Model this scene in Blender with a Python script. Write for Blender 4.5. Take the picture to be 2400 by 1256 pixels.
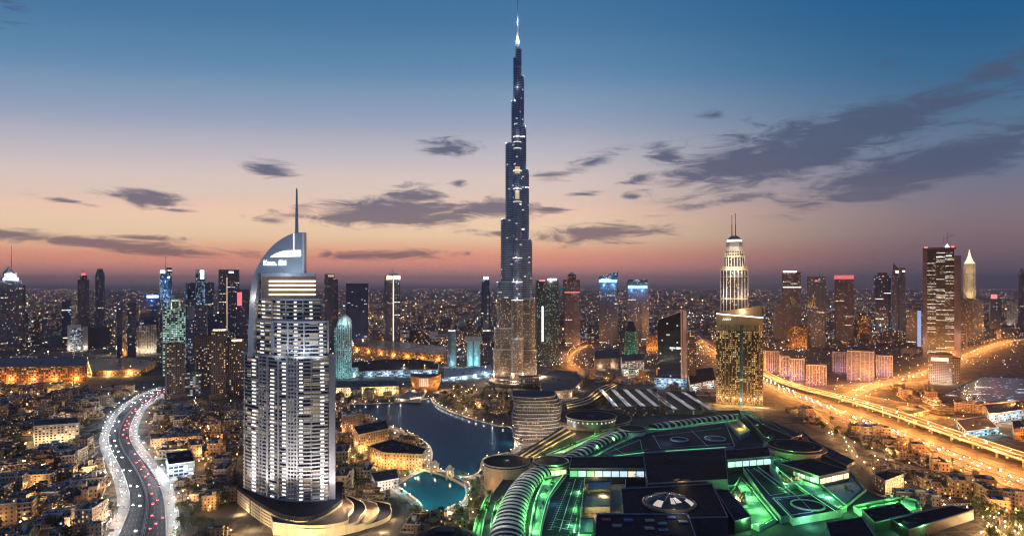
import bpy, math, random
from mathutils import Vector
R = math.radians
rnd = random.Random(7)
scene = bpy.context.scene
col = scene.collection
for o in list(bpy.data.objects):
    bpy.data.objects.remove(o)

def S(r, g, b):
    f = lambda c: (c/255/12.92) if c <= 10 else ((c/255+.055)/1.055)**2.4
    return (f(r), f(g), f(b), 1)

# ---------------------------------------------------------------- camera
CAMH, F, HZ, CX = 213.0, 1500.0, 672.0, 1200.0
cam = bpy.data.cameras.new('camera')
cam.sensor_width = 36; cam.lens = 36*F/2400
cam.shift_y = (HZ-628)/2400
cam.clip_start = 5; cam.clip_end = 60000
camo = bpy.data.objects.new('camera', cam); col.objects.link(camo)
camo.location = (0, 0, CAMH); camo.rotation_euler = (R(90), 0, 0)
scene.camera = camo

# ---------------------------------------------------------------- render settings
scene.view_settings.view_transform = 'Standard'
scene.view_settings.look = 'None'
scene.view_settings.exposure = 0.0
scene.view_settings.gamma = 1
scene.render.engine = 'CYCLES'
cy = scene.cycles
cy.use_denoising = True
cy.denoiser = 'OPENIMAGEDENOISE'
cy.max_bounces = 5; cy.diffuse_bounces = 2; cy.glossy_bounces = 3
cy.transmission_bounces = 2; cy.volume_bounces = 0; cy.transparent_max_bounces = 6
cy.sample_clamp_indirect = 3; cy.caustics_reflective = False; cy.caustics_refractive = False
cy.use_light_tree = True
scene.render.film_transparent = False
cy.filter_width = 1.2

# ---------------------------------------------------------------- world: dusk sky with clouds
w = bpy.data.worlds.new("World"); scene.world = w; w.use_nodes = True
nt = w.node_tree; N = nt.nodes; L = nt.links
for n in list(N): N.remove(n)
out = N.new('ShaderNodeOutputWorld'); bg = N.new('ShaderNodeBackground')
L.new(bg.outputs[0], out.inputs[0])
def wm(op, a, b=None, c=None):
    n = N.new('ShaderNodeMath'); n.operation = op
    for i, x in enumerate((a, b, c)):
        if x is None: continue
        if isinstance(x, (int, float)): n.inputs[i].default_value = x
        else: L.new(x, n.inputs[i])
    return n.outputs[0]
def wramp(fac, stops, interp='CARDINAL'):
    n = N.new('ShaderNodeValToRGB'); cr = n.color_ramp; cr.interpolation = interp
    while len(cr.elements) < len(stops): cr.elements.new(0.5)
    for e, (p, c) in zip(cr.elements, stops): e.position = p; e.color = c
    L.new(fac, n.inputs[0]); return n.outputs[0]
def wmix(fac, a, b):
    n = N.new('ShaderNodeMix'); n.data_type = 'RGBA'
    for s, x in ((n.inputs[0], fac), (n.inputs[6], a), (n.inputs[7], b)):
        if isinstance(x, (int, float, tuple)): s.default_value = x
        else: L.new(x, s)
    return n.outputs[2]
tc = N.new('ShaderNodeTexCoord'); sp = N.new('ShaderNodeSeparateXYZ'); L.new(tc.outputs['Generated'], sp.inputs[0])
hx, hy, hz = sp.outputs
hor = wm('SQRT', wm('ADD', wm('MULTIPLY', hx, hx), wm('MULTIPLY', hy, hy)))
elev = wm('DIVIDE', hz, wm('MAXIMUM', hor, .02))          # tangent of elevation
azim = wm('ARCTAN2', hx, hy)
def stops(rows, hyp):
    return [((HZ-y)/hyp/.6*.96+.04, S(*c)) for y, c in rows]
g0 = [(0.0, S(52, 46, 54)), (.035, S(92, 78, 88))]
left = g0 + stops([(660, (188, 146, 146)), (627, (242, 164, 148)), (595, (266, 178, 146)), (555, (292, 216, 178)), (485, (247, 211, 190)), (400, (216, 201, 200)),
                   (310, (168, 174, 194)), (200, (116, 149, 182)), (90, (82, 127, 168)), (-60, (58, 108, 153))], 1500) + [(1, S(30, 66, 112))]
right = g0 + stops([(660, (104, 94, 104)), (610, (120, 102, 112)), (560, (134, 112, 120)), (500, (136, 122, 132)), (400, (112, 122, 146)),
                    (300, (92, 120, 150)), (200, (66, 110, 148)), (90, (44, 100, 144)), (-60, (26, 88, 134))], 1604) + [(1, S(20, 54, 100))]
arch = wm('MAXIMUM', wm('ADD', wm('MULTIPLY', wm('COSINE', azim), .65), .35), .45)                 # the afterglow arch sinks away from its middle
ef = wm('ADD', wm('MULTIPLY', wm('DIVIDE', elev, arch), .96/.6), .04)
n = N.new('ShaderNodeMapRange'); n.interpolation_type = 'SMOOTHSTEP'
n.inputs[1].default_value = R(0); n.inputs[2].default_value = R(37); L.new(wm('MAXIMUM', azim, wm('SUBTRACT', wm('MULTIPLY', azim, -.6), R(24))), n.inputs[0])
sky = wmix(n.outputs[0], wramp(ef, left), wramp(ef, right))
# clouds: streaks placed by azimuth and elevation, ragged by noise
cv = N.new('ShaderNodeCombineXYZ'); L.new(azim, cv.inputs[0]); L.new(elev, cv.inputs[1])
CL = [(1790, 352, 330, 66, 9, .85), (2120, 388, 300, 50, 12, .85), (1960, 330, 440, 62, 16, 1.35), (1760, 385, 270, 52, 8, 1.35), (2160, 395, 370, 56, 13, 1.35), (1690, 472, 190, 15, 8, .85), (2300, 180, 250, 40, 14, .9), (1560, 360, 60, 26, 0, 1.0),
      (1500, 415, 60, 24, 10, .9), (1390, 380, 85, 20, 16, .9), (1290, 412, 70, 15, 0, .8), (1370, 455, 90, 8, 6, .8), (1480, 460, 26, 9, 0, .8),
      (930, 497, 270, 38, 2, 1.35), (975, 462, 95, 28, 0, 1.1), (1160, 490, 170, 24, 0, 1.05), (1290, 492, 80, 14, 0, .9), (640, 518, 80, 10, -4, .85), (1075, 431, 26, 12, 0, .85),
      (1052, 346, 76, 24, 4, 1.0), (632, 398, 92, 26, -8, 1.0), (345, 466, 130, 20, -3, 1.1), (160, 472, 100, 8, -6, .85), (400, 492, 60, 7, 0, .8),
      (240, 572, 470, 20, -4, 1.1), (860, 598, 230, 15, 1, 1.05), (1390, 548, 190, 26, 2, 1.1), (1180, 546, 110, 10, 0, .95), (330, 558, 110, 8, 0, .8),
      (1420, 570, 130, 10, 0, .8), (2090, 148, 55, 16, 4, .42), (395, 214, 60, 12, 0, .4), (1670, 271, 36, 13, 0, .42), (20, 20, 80, 50, 30, .5), (560, 320, 30, 10, -10, .5)]
mask = None
for (px, py, rx, ry, an, st) in CL:
    hyp = math.hypot(F, px-CX)
    mp = N.new('ShaderNodeMapping'); mp.vector_type = 'TEXTURE'
    mp.inputs['Location'].default_value = (math.atan((px-CX)/F), (HZ-py)/hyp, 0)
    mp.inputs['Rotation'].default_value = (0, 0, R(an))
    mp.inputs['Scale'].default_value = (rx*1.25/hyp*F/hyp, ry*1.35/hyp, 1)
    L.new(cv.outputs[0], mp.inputs['Vector'])
    ln = N.new('ShaderNodeVectorMath'); ln.operation = 'LENGTH'; L.new(mp.outputs[0], ln.inputs[0])
    m = wm('MULTIPLY', wm('SUBTRACT', 1.0, ln.outputs['Value']), st)
    mask = m if mask is None else wm('MAXIMUM', mask, m)
ms = N.new('ShaderNodeMapping'); ms.inputs['Scale'].default_value = (13, 58, 1); ms.inputs['Rotation'].default_value = (0, 0, R(-4)); L.new(cv.outputs[0], ms.inputs['Vector'])
nz = N.new('ShaderNodeTexNoise'); nz.inputs['Scale'].default_value = 1; nz.inputs['Detail'].default_value = 12; nz.inputs['Roughness'].default_value = .66; nz.inputs['Distortion'].default_value = .9
L.new(ms.outputs[0], nz.inputs['Vector'])
dens = wm('ADD', mask, wm('MULTIPLY', wm('SUBTRACT', nz.outputs['Fac'], .53), 2.5))
mr = N.new('ShaderNodeMapRange'); mr.interpolation_type = 'SMOOTHSTEP'; mr.inputs[1].default_value = .1; mr.inputs[2].default_value = .8
L.new(dens, mr.inputs[0])
gate = N.new('ShaderNodeMapRange'); gate.inputs[1].default_value = -.25; gate.inputs[2].default_value = .1; L.new(mask, gate.inputs[0])
cc = wramp(ef, [(0, S(110, 84, 96)), (.13, S(142, 112, 116)), (.22, S(108, 104, 122)), (.32, S(80, 90, 118)), (.5, S(74, 90, 118)), (.8, S(66, 98, 132))], 'LINEAR')
amt = wm('MULTIPLY', wm('MULTIPLY', mr.outputs[0], gate.outputs[0]), .88)
sky = wmix(amt, sky, cc)
L.new(sky, bg.inputs[0])
bk = N.new('ShaderNodeMapRange'); bk.interpolation_type = 'SMOOTHSTEP'; bk.inputs[1].default_value = .1; bk.inputs[2].default_value = -.6; bk.inputs[3].default_value = 1; bk.inputs[4].default_value = 1.9; L.new(hy, bk.inputs[0]); L.new(bk.outputs[0], bg.inputs[1])   # sky behind the viewer boosted as added fill light for the facades
w.cycles.sampling_method = 'MANUAL'; w.cycles.sample_map_resolution = 512

# ---------------------------------------------------------------- geometry helpers
def gz(py, h=0.0): return (CAMH-h)*F/(py-HZ)                # depth of a point of height h seen at row py
def P(px, py, h=0.0):
    z = gz(py, h); return ((px-CX)/F*z, z)
def at(px, Z): return ((px-CX)/F*Z, Z)
def hgt(py, Z): return CAMH+(HZ-py)*Z/F
def tag(o, label=None, cat=None, group=None, kind=None):
    if label: o['label'] = label
    if cat: o['category'] = cat
    if group: o['group'] = group
    if kind: o['kind'] = kind
    return o
def thing(name, label, cat, loc=(0, 0, 0), rot=0, group=None):
    o = bpy.data.objects.new(name, None); col.objects.link(o)
    o.empty_display_size = .1
    o.location = loc; o.rotation_euler = (0, 0, rot)
    return tag(o, label, cat, group)
def dup(root, loc, rot, label=None, group=None, scale=None):
    r = root.copy(); col.objects.link(r); r.location = loc; r.rotation_euler = (0, 0, rot)
    if scale: r.scale = scale
    if label: r['label'] = label
    if group: r['group'] = group
    for ch in KIDS.get(root.name, ()):
        c = ch.copy(); col.objects.link(c); c.parent = r; KIDS.setdefault(r.name, []).append(c)
        for g in KIDS.get(ch.name, ()):
            d = g.copy(); col.objects.link(d); d.parent = c
    return r
KIDS = {}
class MB:
    def __init__(s): s.v = []; s.f = []; s.m = []; s.uv = []
    def face(s, pts, mi=0, uv=None):
        b = len(s.v); s.v += [tuple(p) for p in pts]; s.f.append(tuple(range(b, b+len(pts)))); s.m.append(mi)
        s.uv += uv if uv else [(p[0], p[1]) for p in pts]
        return s
    def prism(s, pts, z0, z1, mi=0, mt=1, top=None, bot=False, zt=None, cap=True):
        n = len(pts); top = top or pts; u = 0
        zf = [zt(*p) if zt else z1 for p in top]
        for i in range(n):
            j = (i+1) % n; a, b = pts[i], pts[j]; l = math.hypot(b[0]-a[0], b[1]-a[1])
            s.face([(*a, z0), (*b, z0), (*top[j], zf[j]), (*top[i], zf[i])], mi, [(u, z0), (u+l, z0), (u+l, zf[j]), (u, zf[i])])
            u += l
        if cap: s.face([(*p, z) for p, z in zip(top, zf)], mt)
        if bot: s.face([(*p, z0) for p in reversed(pts)], mt)
        return s
    def box(s, x0, x1, y0, y1, z0, z1, mi=0, mt=None, bot=False):
        return s.prism([(x0, y0), (x1, y0), (x1, y1), (x0, y1)], z0, z1, mi, mi if mt is None else mt, bot=bot)
    def lathe(s, prof, cx=0, cy=0, n=20, mi=0, cap=True, a0=0, a1=2*math.pi, ex=1, ey=1):
        full = abs(a1-a0-2*math.pi) < 1e-6
        for k in range(len(prof)-1):
            (r0, z0), (r1, z1) = prof[k], prof[k+1]
            for i in range(n):
                t0 = a0+(a1-a0)*i/n; t1 = a0+(a1-a0)*(i+1)/n
                q = lambda r, t, z: (cx+r*math.cos(t)*ex, cy+r*math.sin(t)*ey, z)
                rm = max(r0, r1)
                if r1 < 1e-4: s.face([q(r0, t0, z0), q(r0, t1, z0), q(0, 0, z1)], mi, [(rm*t0, z0), (rm*t1, z0), (rm*t0, z1)])
                elif r0 < 1e-4: s.face([q(0, 0, z0), q(r1, t1, z1), q(r1, t0, z1)], mi, [(rm*t0, z0), (rm*t1, z1), (rm*t0, z1)])
                else: s.face([q(r0, t0, z0), q(r0, t1, z0), q(r1, t1, z1), q(r1, t0, z1)], mi, [(rm*t0, z0), (rm*t1, z0), (rm*t1, z1), (rm*t0, z1)])
        if cap and full and prof[-1][0] > 1e-4: s.face([(cx+prof[-1][0]*math.cos(2*math.pi*i/n)*ex, cy+prof[-1][0]*math.sin(2*math.pi*i/n)*ey, prof[-1][1]) for i in range(n)], mi)
        return s
    def cyl(s, x, y, r, z0, z1, n=8, mi=0, r1=None): return s.lathe([(r, z0), (r if r1 is None else r1, z1)], x, y, n, mi)
    def bar(s, a, b, r, mi=0, n=4):
        a = Vector(a); b = Vector(b); d = (b-a).normalized(); u = d.orthogonal().normalized(); v = d.cross(u)
        ring = lambda c: [c+(u*math.cos(2*math.pi*i/n+.785)+v*math.sin(2*math.pi*i/n+.785))*r for i in range(n)]
        A, B = ring(a), ring(b)
        for i in range(n): j = (i+1) % n; s.face([A[i], A[j], B[j], B[i]], mi)
        s.face(list(reversed(A)), mi); s.face(B, mi); return s
    def octa(s, x, y, z, r, mi=0):
        p = [(x+r, y, z), (x, y+r, z), (x-r, y, z), (x, y-r, z)]; t = (x, y, z+r); b = (x, y, z-r)
        for i in range(4): s.face([p[i], p[(i+1) % 4], t], mi); s.face([p[(i+1) % 4], p[i], b], mi)
        return s
    def build(s, name, mats, parent=None, smooth=False):
        me = bpy.data.meshes.new(name); me.from_pydata(s.v, [], s.f)
        for m in (mats if isinstance(mats, (list, tuple)) else [mats]): me.materials.append(m)
        nm = len(me.materials)
        me.polygons.foreach_set('material_index', [min(i, nm-1) for i in s.m])
        ul = me.uv_layers.new(name='UV'); ul.data.foreach_set('uv', [c for p in s.uv for c in p])
        if smooth:
            me.polygons.foreach_set('use_smooth', [True]*len(s.f))
        me.update()
        o = bpy.data.objects.new(name, me); col.objects.link(o)
        if parent is not None: o.parent = parent; KIDS.setdefault(parent.name, []).append(o)
        return o
def circle(cx, cy, rx, ry=None, n=28, a0=0, a1=2*math.pi):
    ry = ry or rx; return [(cx+rx*math.cos(a0+(a1-a0)*i/n), cy+ry*math.sin(a0+(a1-a0)*i/n)) for i in range(n)]
def rect(w, d, y0=0): return [(-w/2, y0), (w/2, y0), (w/2, y0+d), (-w/2, y0+d)]
def ccw(p):
    a = sum(p[i][0]*p[(i+1) % len(p)][1]-p[(i+1) % len(p)][0]*p[i][1] for i in range(len(p)))
    return p if a > 0 else p[::-1]
def inset(p, d):
    cx = sum(q[0] for q in p)/len(p); cyy = sum(q[1] for q in p)/len(p); o = []
    for x, y in p:
        l = math.hypot(x-cx, y-cyy); k = (l-d)/l; o.append((cx+(x-cx)*k, cyy+(y-cyy)*k))
    return o
def smooth_line(pts, step=4.0):
    o = []
    q = [pts[0]]+list(pts)+[pts[-1]]
    for i in range(1, len(q)-2):
        a, b, c, d = q[i-1], q[i], q[i+1], q[i+2]
        n = max(2, int(math.hypot(c[0]-b[0], c[1]-b[1])/step))
        for k in range(n):
            t = k/n
            o.append(tuple(.5*((2*b[j])+(-a[j]+c[j])*t+(2*a[j]-5*b[j]+4*c[j]-d[j])*t*t+(-a[j]+3*b[j]-3*c[j]+d[j])*t**3) for j in range(len(b))))
    o.append(tuple(pts[-1])); return o
def offs(line, d):
    o = []
    for i, p in enumerate(line):
        a = line[max(0, i-1)]; b = line[min(len(line)-1, i+1)]; l = math.hypot(b[0]-a[0], b[1]-a[1]) or 1
        o.append((p[0]+(b[1]-a[1])/l*d, p[1]-(b[0]-a[0])/l*d)+tuple(p[2:]))
    return o
NOGO = []
BUSY = []                                                    # (x, y, radius) already built on
def busy(x, y, r=0): BUSY.append((x, y, r))
def free(x, y, r):
    for pg in NOGO:
        if inside((x, y), pg): return False
    for a, b, c in BUSY:
        if (a-x)**2+(b-y)**2 < (c+r)**2: return False
    return True
def inside(p, poly):
    x, y = p; c = False; j = len(poly)-1
    for i in range(len(poly)):
        (xi, yi), (xj, yj) = poly[i], poly[j]
        if (yi > y) != (yj > y) and x < (xj-xi)*(y-yi)/(yj-yi)+xi: c = not c
        j = i
    return c
HAZE = 0.00003
# ---------------------------------------------------------------- materials
class NG:
    def __init__(s, name):
        s.m = bpy.data.materials.new(name); s.m.use_nodes = True; s.t = s.m.node_tree; s.n = s.t.nodes; s.b = s.n['Principled BSDF']
    def new(s, t): return s.n.new(t)
    def ln(s, a, b): s.t.links.new(a, b)
    def m_(s, op, a, b=None, c=None):
        n = s.new('ShaderNodeMath'); n.operation = op
        for i, x in enumerate((a, b, c)):
            if x is None: continue
            if isinstance(x, (int, float)): n.inputs[i].default_value = x
            else: s.ln(x, n.inputs[i])
        return n.outputs[0]
    def mix(s, f, a, b):
        n = s.new('ShaderNodeMix'); n.data_type = 'RGBA'
        for k, x in ((0, f), (6, a), (7, b)):
            if isinstance(x, (int, float, tuple)): n.inputs[k].default_value = x
            else: s.ln(x, n.inputs[k])
        return n.outputs[2]
    def noise(s, vec, scale, detail=4, rough=.6):
        n = s.new('ShaderNodeTexNoise'); n.inputs['Scale'].default_value = scale; n.inputs['Detail'].default_value = detail; n.inputs['Roughness'].default_value = rough
        s.ln(vec, n.inputs['Vector']); return n.outputs['Fac']
    def pos(s): return s.new('ShaderNodeNewGeometry').outputs['Position']
    def rng(s, v, a, b, c=0, d=1):
        n = s.new('ShaderNodeMapRange'); s.ln(v, n.inputs[0])
        for i, x in enumerate((a, b, c, d)): n.inputs[i+1].default_value = x
        return n.outputs[0]
def C(c): return tuple(c)+(1,) if len(c) == 3 else c
def plain(name, c, rough=.7, metal=0, var=.35, scale=.15, spec=.5, streak=False):
    g = NG(name); p = g.pos()
    if streak:
        mp = g.new('ShaderNodeMapping'); mp.inputs['Scale'].default_value = (1, 1, .12); g.ln(p, mp.inputs[0]); p = mp.outputs[0]
    f = g.noise(p, scale, 6, .65); f2 = g.noise(p, scale*9, 3, .6)
    f = g.m_('ADD', g.m_('MULTIPLY', f, .7), g.m_('MULTIPLY', f2, .3))
    c = C(c); lo = tuple(x*(1-var) for x in c[:3])+(1,); hi = tuple(min(1, x*(1+var)) for x in c[:3])+(1,)
    g.ln(g.mix(g.rng(f, .3, .7), lo, hi), g.b.inputs['Base Color'])
    g.ln(g.rng(f2, .2, .8, max(.02, rough-.12), min(1, rough+.12)), g.b.inputs['Roughness'])
    g.b.inputs['Metallic'].default_value = metal; g.b.inputs['Specular IOR Level'].default_value = spec
    return g.m
def glow(name, c, s, sample=False):
    g = NG(name); g.b.inputs['Base Color'].default_value = (.5, .5, .5, 1); g.b.inputs['Emission Color'].default_value = C(c); g.b.inputs['Emission Strength'].default_value = s
    g.m.cycles.emission_sampling = 'AUTO' if sample else 'NONE'; return g.m
def facade(name, wall, glass=(.01, .014, .022), cw=4.0, ch=3.6, fw=.62, fh=.5, lit=.22, c1=(1, .6, .26), c2=(.85, .92, 1), cool=.3, st=3.0, rough=.25, rowlit=0.0, clump=.5, metal=0.0, wr=.7, span=1):
    """wall with a grid of windows (UV in metres); some of the rooms behind them are lit"""
    g = NG(name); uv = g.new('ShaderNodeUVMap').outputs[0]
    sx = g.new('ShaderNodeSeparateXYZ'); g.ln(uv, sx.inputs[0])
    u = g.m_('DIVIDE', sx.outputs[0], cw); v = g.m_('DIVIDE', sx.outputs[1], ch)
    iu = g.m_('FLOOR', g.m_('DIVIDE', u, span)) if span > 1 else g.m_('FLOOR', u); iv = g.m_('FLOOR', v); fu = g.m_('FRACT', u); fv = g.m_('FRACT', v)
    win = g.m_('MULTIPLY', g.m_('LESS_THAN', g.m_('ABSOLUTE', g.m_('SUBTRACT', fu, .5)), fw/2), g.m_('LESS_THAN', g.m_('ABSOLUTE', g.m_('SUBTRACT', fv, .52)), fh/2))
    rd = g.m_('MULTIPLY', g.new('ShaderNodeObjectInfo').outputs['Random'], 91.7)
    cb = g.new('ShaderNodeCombineXYZ'); g.ln(iu, cb.inputs[0]); g.ln(iv, cb.inputs[1]); g.ln(rd, cb.inputs[2])
    wn = g.new('ShaderNodeTexWhiteNoise'); wn.noise_dimensions = '3D'; g.ln(cb.outputs[0], wn.inputs['Vector'])
    sc = g.new('ShaderNodeSeparateColor'); g.ln(wn.outputs['Color'], sc.inputs[0]); r2, r3 = sc.outputs[0], sc.outputs[1]
    nv = g.new('ShaderNodeVectorMath'); nv.operation = 'MULTIPLY'; nv.inputs[1].default_value = (.11, .09, 1); g.ln(cb.outputs[0], nv.inputs[0])
    cl = g.rng(g.noise(nv.outputs[0], 1, 2), .35, .65, 1-clump, 1+clump)
    p = g.m_('LESS_THAN', wn.outputs['Value'], g.m_('MULTIPLY', cl, lit))
    if rowlit:
        c2n = g.new('ShaderNodeCombineXYZ'); g.ln(iv, c2n.inputs[0]); g.ln(rd, c2n.inputs[1]); g.ln(g.m_('FLOOR', g.m_('DIVIDE', u, 7)), c2n.inputs[2])
        w2 = g.new('ShaderNodeTexWhiteNoise'); w2.noise_dimensions = '3D'; g.ln(c2n.outputs[0], w2.inputs['Vector'])
        p = g.m_('MAXIMUM', p, g.m_('LESS_THAN', w2.outputs['Value'], rowlit))
    e = g.m_('MULTIPLY', g.m_('MULTIPLY', win, p), g.rng(r2, 0, 1, .25*st, 1.5*st))
    g.ln(g.mix(g.m_('LESS_THAN', r3, cool), C(c1), C(c2)), g.b.inputs['Emission Color']); g.ln(e, g.b.inputs['Emission Strength'])
    wv = g.noise(g.pos(), .12, 5); wl = C(wall)
    wc = g.mix(g.rng(wv, .3, .7), tuple(x*.72 for x in wl[:3])+(1,), tuple(min(1, x*1.25) for x in wl[:3])+(1,))
    g.ln(g.mix(win, wc, C(glass)), g.b.inputs['Base Color'])
    g.ln(g.m_('ADD', g.m_('MULTIPLY', win, rough-wr), wr), g.b.inputs['Roughness'])
    g.b.inputs['Metallic'].default_value = metal
    g.m.cycles.emission_sampling = 'NONE'
    return g.m
SOD, WARM, WHT, COOL, GRN, TEAL = (1, .39, .085), (1, .58, .25), (1, .88, .7), (.68, .85, 1), (.2, 1, .23), (.2, .9, 1)
M = dict(
    roof=plain('roof_membrane', (.05, .05, .06), .85, scale=.06), roofb=plain('roof_black', (.014, .015, .028), .75, scale=.04, var=.25, spec=.04), roofg=plain('roof_gravel', (.12, .11, .1), .95),
    sand=plain('sand_plaster', (.36, .26, .17), .9), conc=plain('concrete', (.3, .3, .3), .85, streak=True), pale=plain('pale_plaster', (.6, .58, .54), .8), cream=plain('cream_stone', (.55, .47, .33), .8, streak=True),
    steel=plain('steel', (.42, .45, .5), .35, metal=.8, var=.15), dsteel=plain('dark_steel', (.08, .09, .11), .4, metal=.6), white=plain('white_paint', (.75, .75, .75), .55, var=.1),
    navy=plain('navy_glass', (.012, .017, .03), .16, spec=.8), mauve=plain('mauve_cladding', (.36, .34, .38), .45, var=.12, metal=.2), brown=plain('brown_stone', (.2, .13, .09), .85), copper=plain('copper_cladding', (.5, .27, .12), .4, metal=.4),
    gold=plain('bronze_cladding', (.38, .27, .15), .4, metal=.5, var=.15, streak=True), purple=plain('violet_brown_stone', (.17, .13, .14), .7, streak=True), red=plain('red_paint', (.5, .03, .03), .5),
    deck=plain('parking_deck', (.02, .026, .045), .85, scale=.05, spec=.2), line=plain('white_line', (.8, .8, .8), .7, var=.15), asphalt=plain('asphalt', (.06, .058, .055), .7, scale=.08), pave=plain('paving', (.28, .25, .22), .85), trunk=plain('bark', (.1, .07, .05), .9),
    gW=glow('warm_lamp', WARM, 14), gS=glow('sodium_lamp', (1, .5, .16), 16), gC=glow('cool_lamp', COOL, 14), gT=glow('teal_lamp', (.4, .95, 1), 6), gG=glow('green_strip', (.2, 1, .3), .9), gR=glow('red_lamp', (1, .05, .05), 6),
    gP=glow('white_panel_lamp', (1, .94, .86), 1.5), gB=glow('blue_sign', (.3, .45, 1), 5), gSt=glow('warm_strip', (1, .8, .5), 2.4), gWs=glow('white_strip', (1, .9, .75), 2.6), gSg=glow('white_sign', (.75, .92, 1), 3), gRd=glow('red_strip', (1, .12, .14), 1.5),
    gBl=glow('lit_blue_crown', (.2, .6, 1), 1.6), gLW=glow('lit_window', (1, .85, .6), 1.0), gDim=glow('dim_lit_glass', (1, .7, .35), .5), gMint=glow('mint_window', (.55, 1, .75), 1.1),
)
FC = dict(
    dark=facade('dark_glass_facade', (.1, .135, .2), glass=(.03, .05, .085), rowlit=.02, cw=4.2, ch=3.8, lit=.07, st=3.2, cool=.5, rough=.15, clump=.9, wr=.3),
    navy=facade('navy_glass_facade', (.06, .1, .18), glass=(.025, .055, .1), cw=5, ch=4, fw=.9, fh=.7, lit=.03, st=3, cool=.7, rough=.12, clump=1, rowlit=.012, wr=.25),
    brown=facade('brown_tower_facade', (.16, .125, .105), cw=3.6, ch=3.4, lit=.12, st=3, cool=.25, clump=.8),
    purp=facade('violet_stone_facade', (.18, .17, .215), rowlit=.012, cw=3.8, ch=3.6, lit=.05, st=2.6, cool=.3, clump=.9),
    blue=facade('blue_lit_facade', (.03, .06, .11), glass=(.02, .05, .09), cw=4, ch=4, fw=.86, fh=.6, lit=.36, c1=(.32, .62, 1), c2=(.7, .95, 1), cool=.4, st=1.6, clump=.9, wr=.3),
    grn=facade('mint_lit_facade', (.1, .13, .12), cw=4.4, ch=4.2, fw=.86, fh=.6, lit=.72, c1=(.5, 1, .75), c2=(.8, 1, .95), cool=.4, st=.85, clump=.4),
    cyan=facade('cyan_lit_facade', (.16, .26, .28), cw=3.4, ch=3.6, fw=.6, fh=.55, lit=.62, c1=(.35, .95, .95), c2=(.75, 1, .95), cool=.4, st=.9, clump=.4),
    dgrn=facade('dark_green_facade', (.035, .05, .05), cw=3, ch=3.6, lit=.20, st=1.5, c1=(.5, .9, .65), c2=(.75, 1, 1), cool=.4, clump=.7),
    gold=facade('gold_office_facade', (.13, .085, .045), glass=(.04, .025, .012), cw=2.9, ch=3.7, fw=.66, fh=.6, lit=.5, c1=(1, .55, .18), c2=(1, .78, .42), cool=.3, st=1.05, clump=.6),
    office=facade('office_band_facade', (.028, .028, .032), cw=3.2, ch=4.4, fw=1, fh=.4, lit=.1, c1=(1, .82, .55), c2=(.9, .95, 1), cool=.25, st=1.0, rowlit=.3, clump=1, wr=.35),
    pink=facade('pink_flat_facade', (.2, .145, .14), cw=3.4, ch=3.3, fw=.5, fh=.55, lit=.22, c1=(1, .6, .35), c2=(.7, .6, 1), cool=.4, st=1.6),
    viol=facade('violet_flat_facade', (.16, .14, .22), cw=3.6, ch=3.3, fw=.6, fh=.6, lit=.3, c1=(.5, .45, 1), c2=(.8, .75, 1), cool=.4, st=.9),
    beige=facade('beige_flat_facade', (.42, .36, .3), cw=4.2, ch=3.5, fw=.55, fh=.6, lit=.22, st=2.0),
    orange=facade('orange_lit_facade', (.2, .1, .04), cw=5, ch=4.5, fw=.6, fh=.6, lit=.38, c1=(1, .42, .1), c2=(1, .75, .4), cool=.25, st=1.5, clump=.5),
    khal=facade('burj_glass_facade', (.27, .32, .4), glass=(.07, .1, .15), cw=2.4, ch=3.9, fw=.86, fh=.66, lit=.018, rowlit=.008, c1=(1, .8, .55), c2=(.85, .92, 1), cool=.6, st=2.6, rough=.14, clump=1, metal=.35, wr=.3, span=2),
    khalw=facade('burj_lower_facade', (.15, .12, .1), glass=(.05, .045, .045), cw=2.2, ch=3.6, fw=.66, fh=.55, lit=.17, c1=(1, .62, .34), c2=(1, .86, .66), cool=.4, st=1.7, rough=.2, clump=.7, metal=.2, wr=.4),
    hotel=facade('hotel_room_glass', (.22, .215, .215), glass=(.06, .062, .075), cw=2.6, ch=3.7, fw=.9, fh=.7, lit=.32, c1=(1, .72, .4), c2=(1, .9, .7), cool=.4, st=.8, clump=1, rough=.14, wr=.3, span=3),
    blvd=facade('striped_tower_facade', (.10, .09, .1), glass=(.012, .016, .03), cw=2.6, ch=3.6, fw=.8, fh=.7, lit=.10, st=2, clump=.6),
    sand=facade('sand_house_facade', (.36, .25, .16), glass=(.03, .025, .02), cw=3.6, ch=3.4, fw=.34, fh=.46, lit=.2, c1=(1, .55, .2), c2=(1, .8, .5), cool=.3, st=2.2, clump=.6),
    ochre=facade('ochre_house_facade', (.33, .2, .1), glass=(.03, .025, .02), cw=3.8, ch=3.5, fw=.38, fh=.5, lit=.24, c1=(1, .52, .16), c2=(1, .78, .45), cool=.3, st=2.4, clump=.6),
    umber=facade('umber_house_facade', (.2, .14, .1), glass=(.03, .025, .02), cw=3.5, ch=3.4, fw=.36, fh=.46, lit=.14, c1=(1, .52, .2), c2=(1, .85, .6), cool=.3, st=2.2, clump=.6),
    grey=facade('grey_house_facade', (.28, .25, .23), glass=(.03, .03, .03), cw=3.5, ch=3.4, fw=.4, fh=.46, lit=.16, c1=(1, .66, .36), c2=(.85, .92, 1), cool=.4, st=2.0, clump=.6),
    far=facade('far_town_facade', (.13, .105, .1), cw=6, ch=5, fw=.5, fh=.5, lit=.22, c1=(1, .55, .24), c2=(.9, .92, 1), cool=.3, st=3.2, clump=.9),
    cool=facade('cool_lit_facade', (.2, .22, .25), cw=5, ch=4.2, fw=.8, fh=.55, lit=.5, c1=(.6, .85, 1), c2=(.9, 1, 1), cool=.4, st=1.2, clump=.6),
)
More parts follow.
